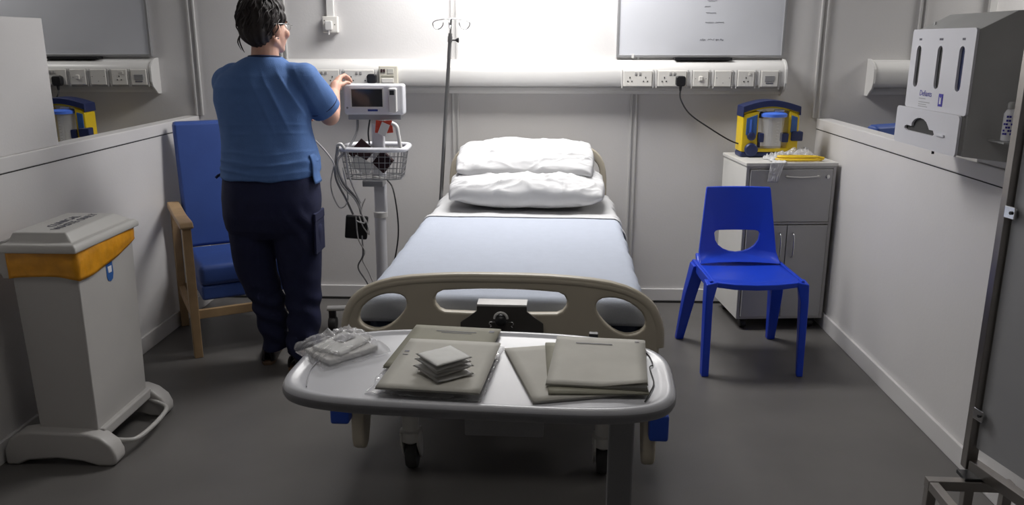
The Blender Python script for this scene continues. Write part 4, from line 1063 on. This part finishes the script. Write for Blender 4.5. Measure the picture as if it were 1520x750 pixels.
# head: cranium, face, jaw, nose, ears, chin, lips, brow
sph(b, hl(0, -.012, .035), (.076, .094, .088), 32, HR)
sph(b, hl(0, .030, -.030), (.062, .066, .082), 32, HR)
sph(b, hl(0, .052, -.082), (.034, .034, .026), 20, HR)
cap(b, hl(.046, .0, -.055), hl(.022, .055, -.088), .022, .020, 14); cap(b, hl(-.046, .0, -.055), hl(-.022, .055, -.088), .022, .020, 14)
cap(b, hl(0, .092, .008), hl(0, .108, -.028), .008, .012, 12)
sph(b, hl(.009, .100, -.032), .009, 10); sph(b, hl(-.009, .100, -.032), .009, 10)
sph(b, hl(0, .090, -.056), (.022, .010, .006), 14, HR); sph(b, hl(0, .088, -.066), (.019, .010, .006), 14, HR)
sph(b, hl(0, .084, .024), (.046, .012, .010), 16, HR)
for s in (-1, 1):
    sph(b, hl(s*.040, .066, -.025), (.026, .022, .024), 16, HR)
    sph(b, hl(s*.076, -.006, -.012), (.009, .019, .031), 16, HR @ RZ(s*-.35))
# hands: palm plus five fingers, the right one closed over the monitor's top corner
def hand(b, wrist, palm_c, kn, fingers, thumb, rp=.026):
    w_ = Vector(wrist); 
    cap(b, w_, palm_c, .028, rp, 16)
    for k in kn: cap(b, Vector(palm_c).lerp(w_, .25), k, rp*.72, .0125, 14)
    for f in fingers:
        r_ = .0100
        for p, q in zip(f, f[1:]): cap(b, p, q, r_, r_*.91, 12); r_ *= .91
    r_ = .0125
    for p, q in zip(thumb, thumb[1:]): cap(b, p, q, r_, r_*.88, 12); r_ *= .88
kn = [(-.982, 4.012, 1.334), (-.992, 4.003, 1.326), (-1.001, 3.996, 1.314), (-1.006, 3.990, 1.300)]
fg = [[kn[0], (-.966, 4.043, 1.344), (-.950, 4.065, 1.330), (-.940, 4.070, 1.312)],
      [kn[1], (-.978, 4.040, 1.338), (-.962, 4.062, 1.326), (-.955, 4.068, 1.308)],
      [kn[2], (-.990, 4.030, 1.322), (-.986, 4.055, 1.312), (-.988, 4.072, 1.296)],
      [kn[3], (-1.000, 4.018, 1.303), (-.992, 4.040, 1.288), (-.990, 4.056, 1.276)]]
th_ = [(-.992, 3.972, 1.290), (-.968, 3.992, 1.300), (-.952, 4.015, 1.310), (-.942, 4.034, 1.306)]
hand(b, WR_R, (-.996, 3.972, 1.296), kn, fg, th_)
kn = [(-1.165, 3.995, 1.19), (-1.168, 4.0, 1.172), (-1.172, 3.998, 1.154), (-1.178, 3.992, 1.138)]
fg = [[k, (k[0]+.022, k[1]+.022, k[2]+.002), (k[0]+.040, k[1]+.028-.002*i, k[2]-.004), (k[0]+.050, k[1]+.018, k[2]-.010)] for i, k in enumerate(kn)]
hand(b, WR_L, (-1.188, 3.975, 1.165), kn, fg, [(-1.19, 3.965, 1.185), (-1.165, 3.965, 1.205), (-1.14, 3.975, 1.212)])
body = fuse('body', b, 'skin', .0042, 5)
# eyes and brows
for s in (-1, 1):
    e = obj('eye', B(), 'trunk', nu); bm = B(); sph(bm, hl(s*.030, .080, .004), .011, 16); bm.to_mesh(e.data); bm.free()
    for p in e.data.polygons: p.use_smooth = True
    i_ = obj('iris', B(), 'hair', e); bm = B(); sph(bm, hl(s*.030, .0885, .004), .0045, 12); bm.to_mesh(i_.data); bm.free()
    obj('eyebrow', tb([hl(s*.014, .094, .022)-PO, hl(s*.03, .090, .028)-PO, hl(s*.048, .078, .024)-PO], .0028, 6, sm=4), 'hair', nu, smooth=60)
# hair: gathered up in a messy bun
b = B()
sph(b, hl(0, -.036, .040), (.090, .088, .092), 36, HR)
sph(b, hl(.004, -.060, -.010), (.074, .064, .070), 30, HR)
sph(b, hl(0, .015, .078), (.074, .072, .052), 30, HR)
sph(b, hl(-.012, -.045, .118), (.050, .046, .036), 24, HR)
sph(b, hl(.030, -.02, .112), (.036, .034, .026), 20, HR)
for s in (-1, 1): sph(b, hl(s*.070, .016, .040), (.016, .040, .036), 18, HR)
def hd(p):
    q = HR.inverted() @ (p-HC)
    a_ = math.atan2(q.x, -q.y+.001); 
    return .0022*sin(a_*22+q.z*55+7*fn3(q.x*10, q.y*10, q.z*10))+.006*fn3(q.x*16, q.y*16, q.z*16)+.002*fn3(q.x*50, q.y*50, q.z*50)
hair = fuse('hair', b, 'hair', .0045, 3, hd)
random.seed(3)
bm = B()
for k in range(70):
    a_ = random.uniform(-2.6, 2.6); z0 = random.uniform(-.06, .12); rr = .092+random.uniform(0, .006)
    p = []
    for j in range(5):
        aa = a_+j*.16*random.uniform(.3, 1); zz = z0+.022*j; rj = rr*sqrt(max(.15, 1-((zz-.035)/.11)**2))
        p.append(hl(rj*sin(aa), -.036-rj*cos(aa)*.97, zz)-PO+Vector((random.uniform(-.004, .004), random.uniform(-.004, .004), 0)))
    tube(bm, p, [.0022, .003, .003, .002, .0008], 5, sm=3)
for st in ([(-.070, -.07, -.02), (-.086, -.075, -.05), (-.080, -.070, -.085), (-.070, -.065, -.105)], [(-.06, -.09, -.03), (-.07, -.098, -.06), (-.062, -.088, -.095)], [(-.085, -.05, .02), (-.103, -.055, .0), (-.108, -.05, -.02)], [(.03, -.09, .10), (.05, -.10, .13), (.06, -.085, .14)], [(-.03, -.05, .14), (-.045, -.05, .165), (-.07, -.05, .158)], [(.01, -.03, .145), (.03, -.03, .165), (.055, -.03, .152)]):
    tube(bm, [hl(*q)-PO for q in st], [.003]*(len(st)-1)+[.0008], 5, sm=4)
obj('loose_strands', bm, 'hair', hair, smooth=60)
obj('earring', cy(hl(.083, -.010, -.046)-PO, hl(.086, -.010, -.046)-PO, .0035, seg=10), 'chrome', nu)
g = obj('spectacles', tb([hl(.080, -.02, .014)-PO, hl(.079, .03, .016)-PO, hl(.066, .090, .012)-PO], .0018, 6, sm=3), 'polesteel', nu, smooth=60)
obj('spectacle_arm', tb([hl(-.080, -.02, .014)-PO, hl(-.079, .03, .016)-PO, hl(-.066, .090, .012)-PO], .0018, 6, sm=3), 'polesteel', g, smooth=60)
for s in (-1, 1): obj('spectacle_rim', tb([hl(s*.034+.022*cos(a), .100-.012*abs(cos(a)*s+.0)*(1 if cos(a)*s > 0 else 0), .004+.014*sin(a))-PO for a in [2*pi*k/20 for k in range(20)]], .0010, 6, closed=True), 'polesteel', g, smooth=60)
# tunic
b = B()
loft(b, [(-1.222, 3.62, .915, .214, .178), (-1.218, 3.62, .94, .217, .176), (-1.216, 3.62, 1.0, .212, .168), (-1.222, 3.62, 1.06, .204, .158), (-1.228, 3.618, 1.12, .200, .150), (-1.235, 3.616, 1.18, .203, .150), (-1.238, 3.614, 1.25, .207, .148), (-1.236, 3.612, 1.31, .203, .138), (-1.228, 3.610, 1.36, .178, .118), (-1.220, 3.608, 1.40, .135, .092), (-1.213, 3.606, 1.425, .098, .074), (-1.21, 3.605, 1.440, .072, .064)], 56)
cap(b, (-1.10, 3.603, 1.350), (-1.045, 3.602, 1.338), .070, .076)
cap(b, (-1.35, 3.61, 1.345), (-1.378, 3.625, 1.322), .068, .076)
def cone(bm, p0, p1, r0, r1, seg=28):
    p0, p1 = Vector(p0)-PO, Vector(p1)-PO
    tube(bm, [p0, p0.lerp(p1, .5), p1], [r0, (r0+r1)/2, r1], seg)
e_R = Vector(SH_R).lerp(Vector(EL_R), .86); e_L = Vector(SH_L).lerp(Vector(EL_L), .8)
cone(b, (-1.050, 3.595, 1.350), e_R+Vector((.004, 0, 0)), .076, .072); cone(b, (-1.375, 3.61, 1.345), e_L, .074, .070)
dirR = (Vector(EL_R)-Vector(SH_R)).normalized()
def td(p):
    x, y, z = p; d = .0
    back = 1 if y < 3.62 else .4
    # horizontal creases at the waist, gathered folds from the right shoulder
    wz = math.exp(-((z-1.035)/.09)**2)
    u = z*95+2.2*fn3(x*5, y*3, z*6)+6*(x+1.22)*(x+1.22)
    u2 = z*150+x*9+5*fn3(x*4.5, y*3, z*5)
    d += wz*back*.017*((1-abs(sin(u2*.5)))**2)*max(0, .35+1.5*fn3(x*5, 1, z*7))
    d += wz*back*.012*((1-abs(sin(u*.5)))**2)*max(0, .3+1.5*fn3(x*3+4, 1, z*11))
    hz = math.exp(-((z-.955)/.03)**2); d += hz*.002*sin(x*30)
    # diagonal folds running down from the shoulder
    s = (x+1.10)*.75+(z-1.33)*-.35
    m = math.exp(-((x+1.10)/.085)**2)*math.exp(-((z-1.27)/.10)**2)
    d += m*.012*(1-abs(sin((x*1.0+z*.42)*52+1.5*fn3(x*5, y*5, z*3))))**1.5
    d += .008*fn3(x*6, y*6, z*4)+.005*fn3(x*15, y*14, z*10)
    return d
tun = fuse('tunic', b, 'tunic', .0055, 4, td)
def ringat(c, d, r, tr, ell=1.0):
    d = Vector(d).normalized(); u = d.orthogonal().normalized(); v = d.cross(u)
    return tb([Vector(c)-PO+r*(cos(a)*u+sin(a)*v*ell) for a in [2*pi*k/28 for k in range(28)]], tr, 8, closed=True)
obj('sleeve_piping', ringat(e_R+Vector((.004, 0, 0))-dirR*.036, dirR, .0705, .0032), 'piping', tun, smooth=60)
obj('sleeve_piping', ringat(e_L-(Vector(EL_L)-Vector(SH_L)).normalized()*.03, Vector(EL_L)-Vector(SH_L), .067, .003), 'piping', tun, smooth=60)
obj('collar_band', ringat((-1.209, 3.606, 1.437), (0, .08, 1), .066, .0045), 'piping', tun, smooth=60)
# side vent panel of the tunic
def vent(u, v):
    x = -1.018+.020*v+.004*sin(v*6); y = 3.54+.11*u; z = 1.02-.130*v
    return Vector((x+.006*sin(u*pi)-.0, y, z))-PO
obj('side_vent', grid(8, 12, vent), 'tunic', tun, smooth=180, solid=.003)
obj('tie_end', tb([Vector(q)-PO for q in [(-1.40, 3.60, .932), (-1.432, 3.60, .926), (-1.452, 3.585, .918), (-1.462, 3.58, .908)]], .006, 8), 'piping', tun, smooth=60)
# trousers
b = B()
loft(b, [(-1.222, 3.62, .97, .200, .150), (-1.222, 3.62, .90, .212, .165), (-1.224, 3.618, .82, .218, .172), (-1.226, 3.615, .74, .217, .160), (-1.228, 3.615, .68, .208, .135), (-1.228, 3.615, .64, .19, .10)], 48, 2.6)
for pts in ([(-1.318, 3.62, .80, .112), (-1.328, 3.62, .64, .108), (-1.325, 3.625, .48, .092), (-1.282, 3.63, .31, .076), (-1.266, 3.635, .16, .066), (-1.268, 3.64, .075, .062)], [(-1.132, 3.61, .80, .112), (-1.118, 3.615, .64, .110), (-1.118, 3.62, .48, .098), (-1.108, 3.605, .31, .078), (-1.112, 3.59, .17, .076), (-1.142, 3.585, .06, .062)]):
    P = [Vector(q[:3])-PO for q in pts]; tube(b, P, [q[3] for q in pts], 28, sm=5)
def trd(p):
    x, y, z = p
    f = .004*fn3(x*7, y*7, z*5)+.003*fn3(x*18, y*14, z*9)
    lo = max(0, .50-z)/.5
    f += lo*.014*(sin(z*62+5*fn3(x*6, y*4, z*3)+x*20))*(.3+max(0, fn3(x*6, y*3, z*8)+.4))
    kn_ = math.exp(-((z-.70)/.08)**2)*math.exp(-((x+1.06)/.07)**2); f += kn_*.006*sin((x*1.2+z*.6)*75)
    return f
tro = fuse('trousers', b, 'trousers', .0075, 4, trd)
obj('thigh_pocket', bx(-.006, .006, -.075, .075, -.09, .085, mt=T(.208, -.005, .655) @ RY(.02)), 'trousers', tro, bevel=.004)
obj('pocket_flap', bx(-.006, .006, -.078, .078, -.02, .02, mt=T(.211, -.005, .735)), 'trousers', tro, bevel=.004)
# shoes
for hx, hy, a in ((-1.300, 3.605, .18), (-1.160, 3.535, -.15)):
    A = T(hx-PO.x, hy-PO.y, 0) @ RZ(a)
    def sf(u, v):
        y = u*.255; w_ = .030+.014*sin(min(1, u*1.3)*pi*.75)*(1 if u < .9 else (1-u)*10*.6+.4)
        if u < .06: w_ *= .55+u*7.5
        hgt = .062-.012*u if u < .45 else .062-.006-.055*((u-.45)/.55)**1.3+.012
        t_ = v*pi
        return A @ Vector((w_*cos(t_), y, .016+max(.012, hgt)*sin(t_)**.8))
    s_ = obj('shoe', grid(26, 16, sf), 'shoe', nu, smooth=180, solid=.004)
    sol = [(w_, y) for w_, y in ((.018, -.004), (.030, .02), (.034, .07), (.036, .13), (.043, .19), (.036, .24), (.012, .262))]
    so = prism(B(), sol+[(-w_, y) for w_, y in reversed(sol)], 0, .018, 'z'); xf(so, A)
    obj('sole', so, 'sole', s_, bevel=.003)

# small joined pieces that cannot be picked apart
for o in bpy.data.objects:
    if o.name.split('.')[0] in ('pin_holes', 'screw', 'printed_lines', 'small_print', 'graduations', 'blue_print', 'loose_strands', 'wire_basket', 'handwriting', 'lid_lettering', 'lettering'): o['kind'] = 'stuff'
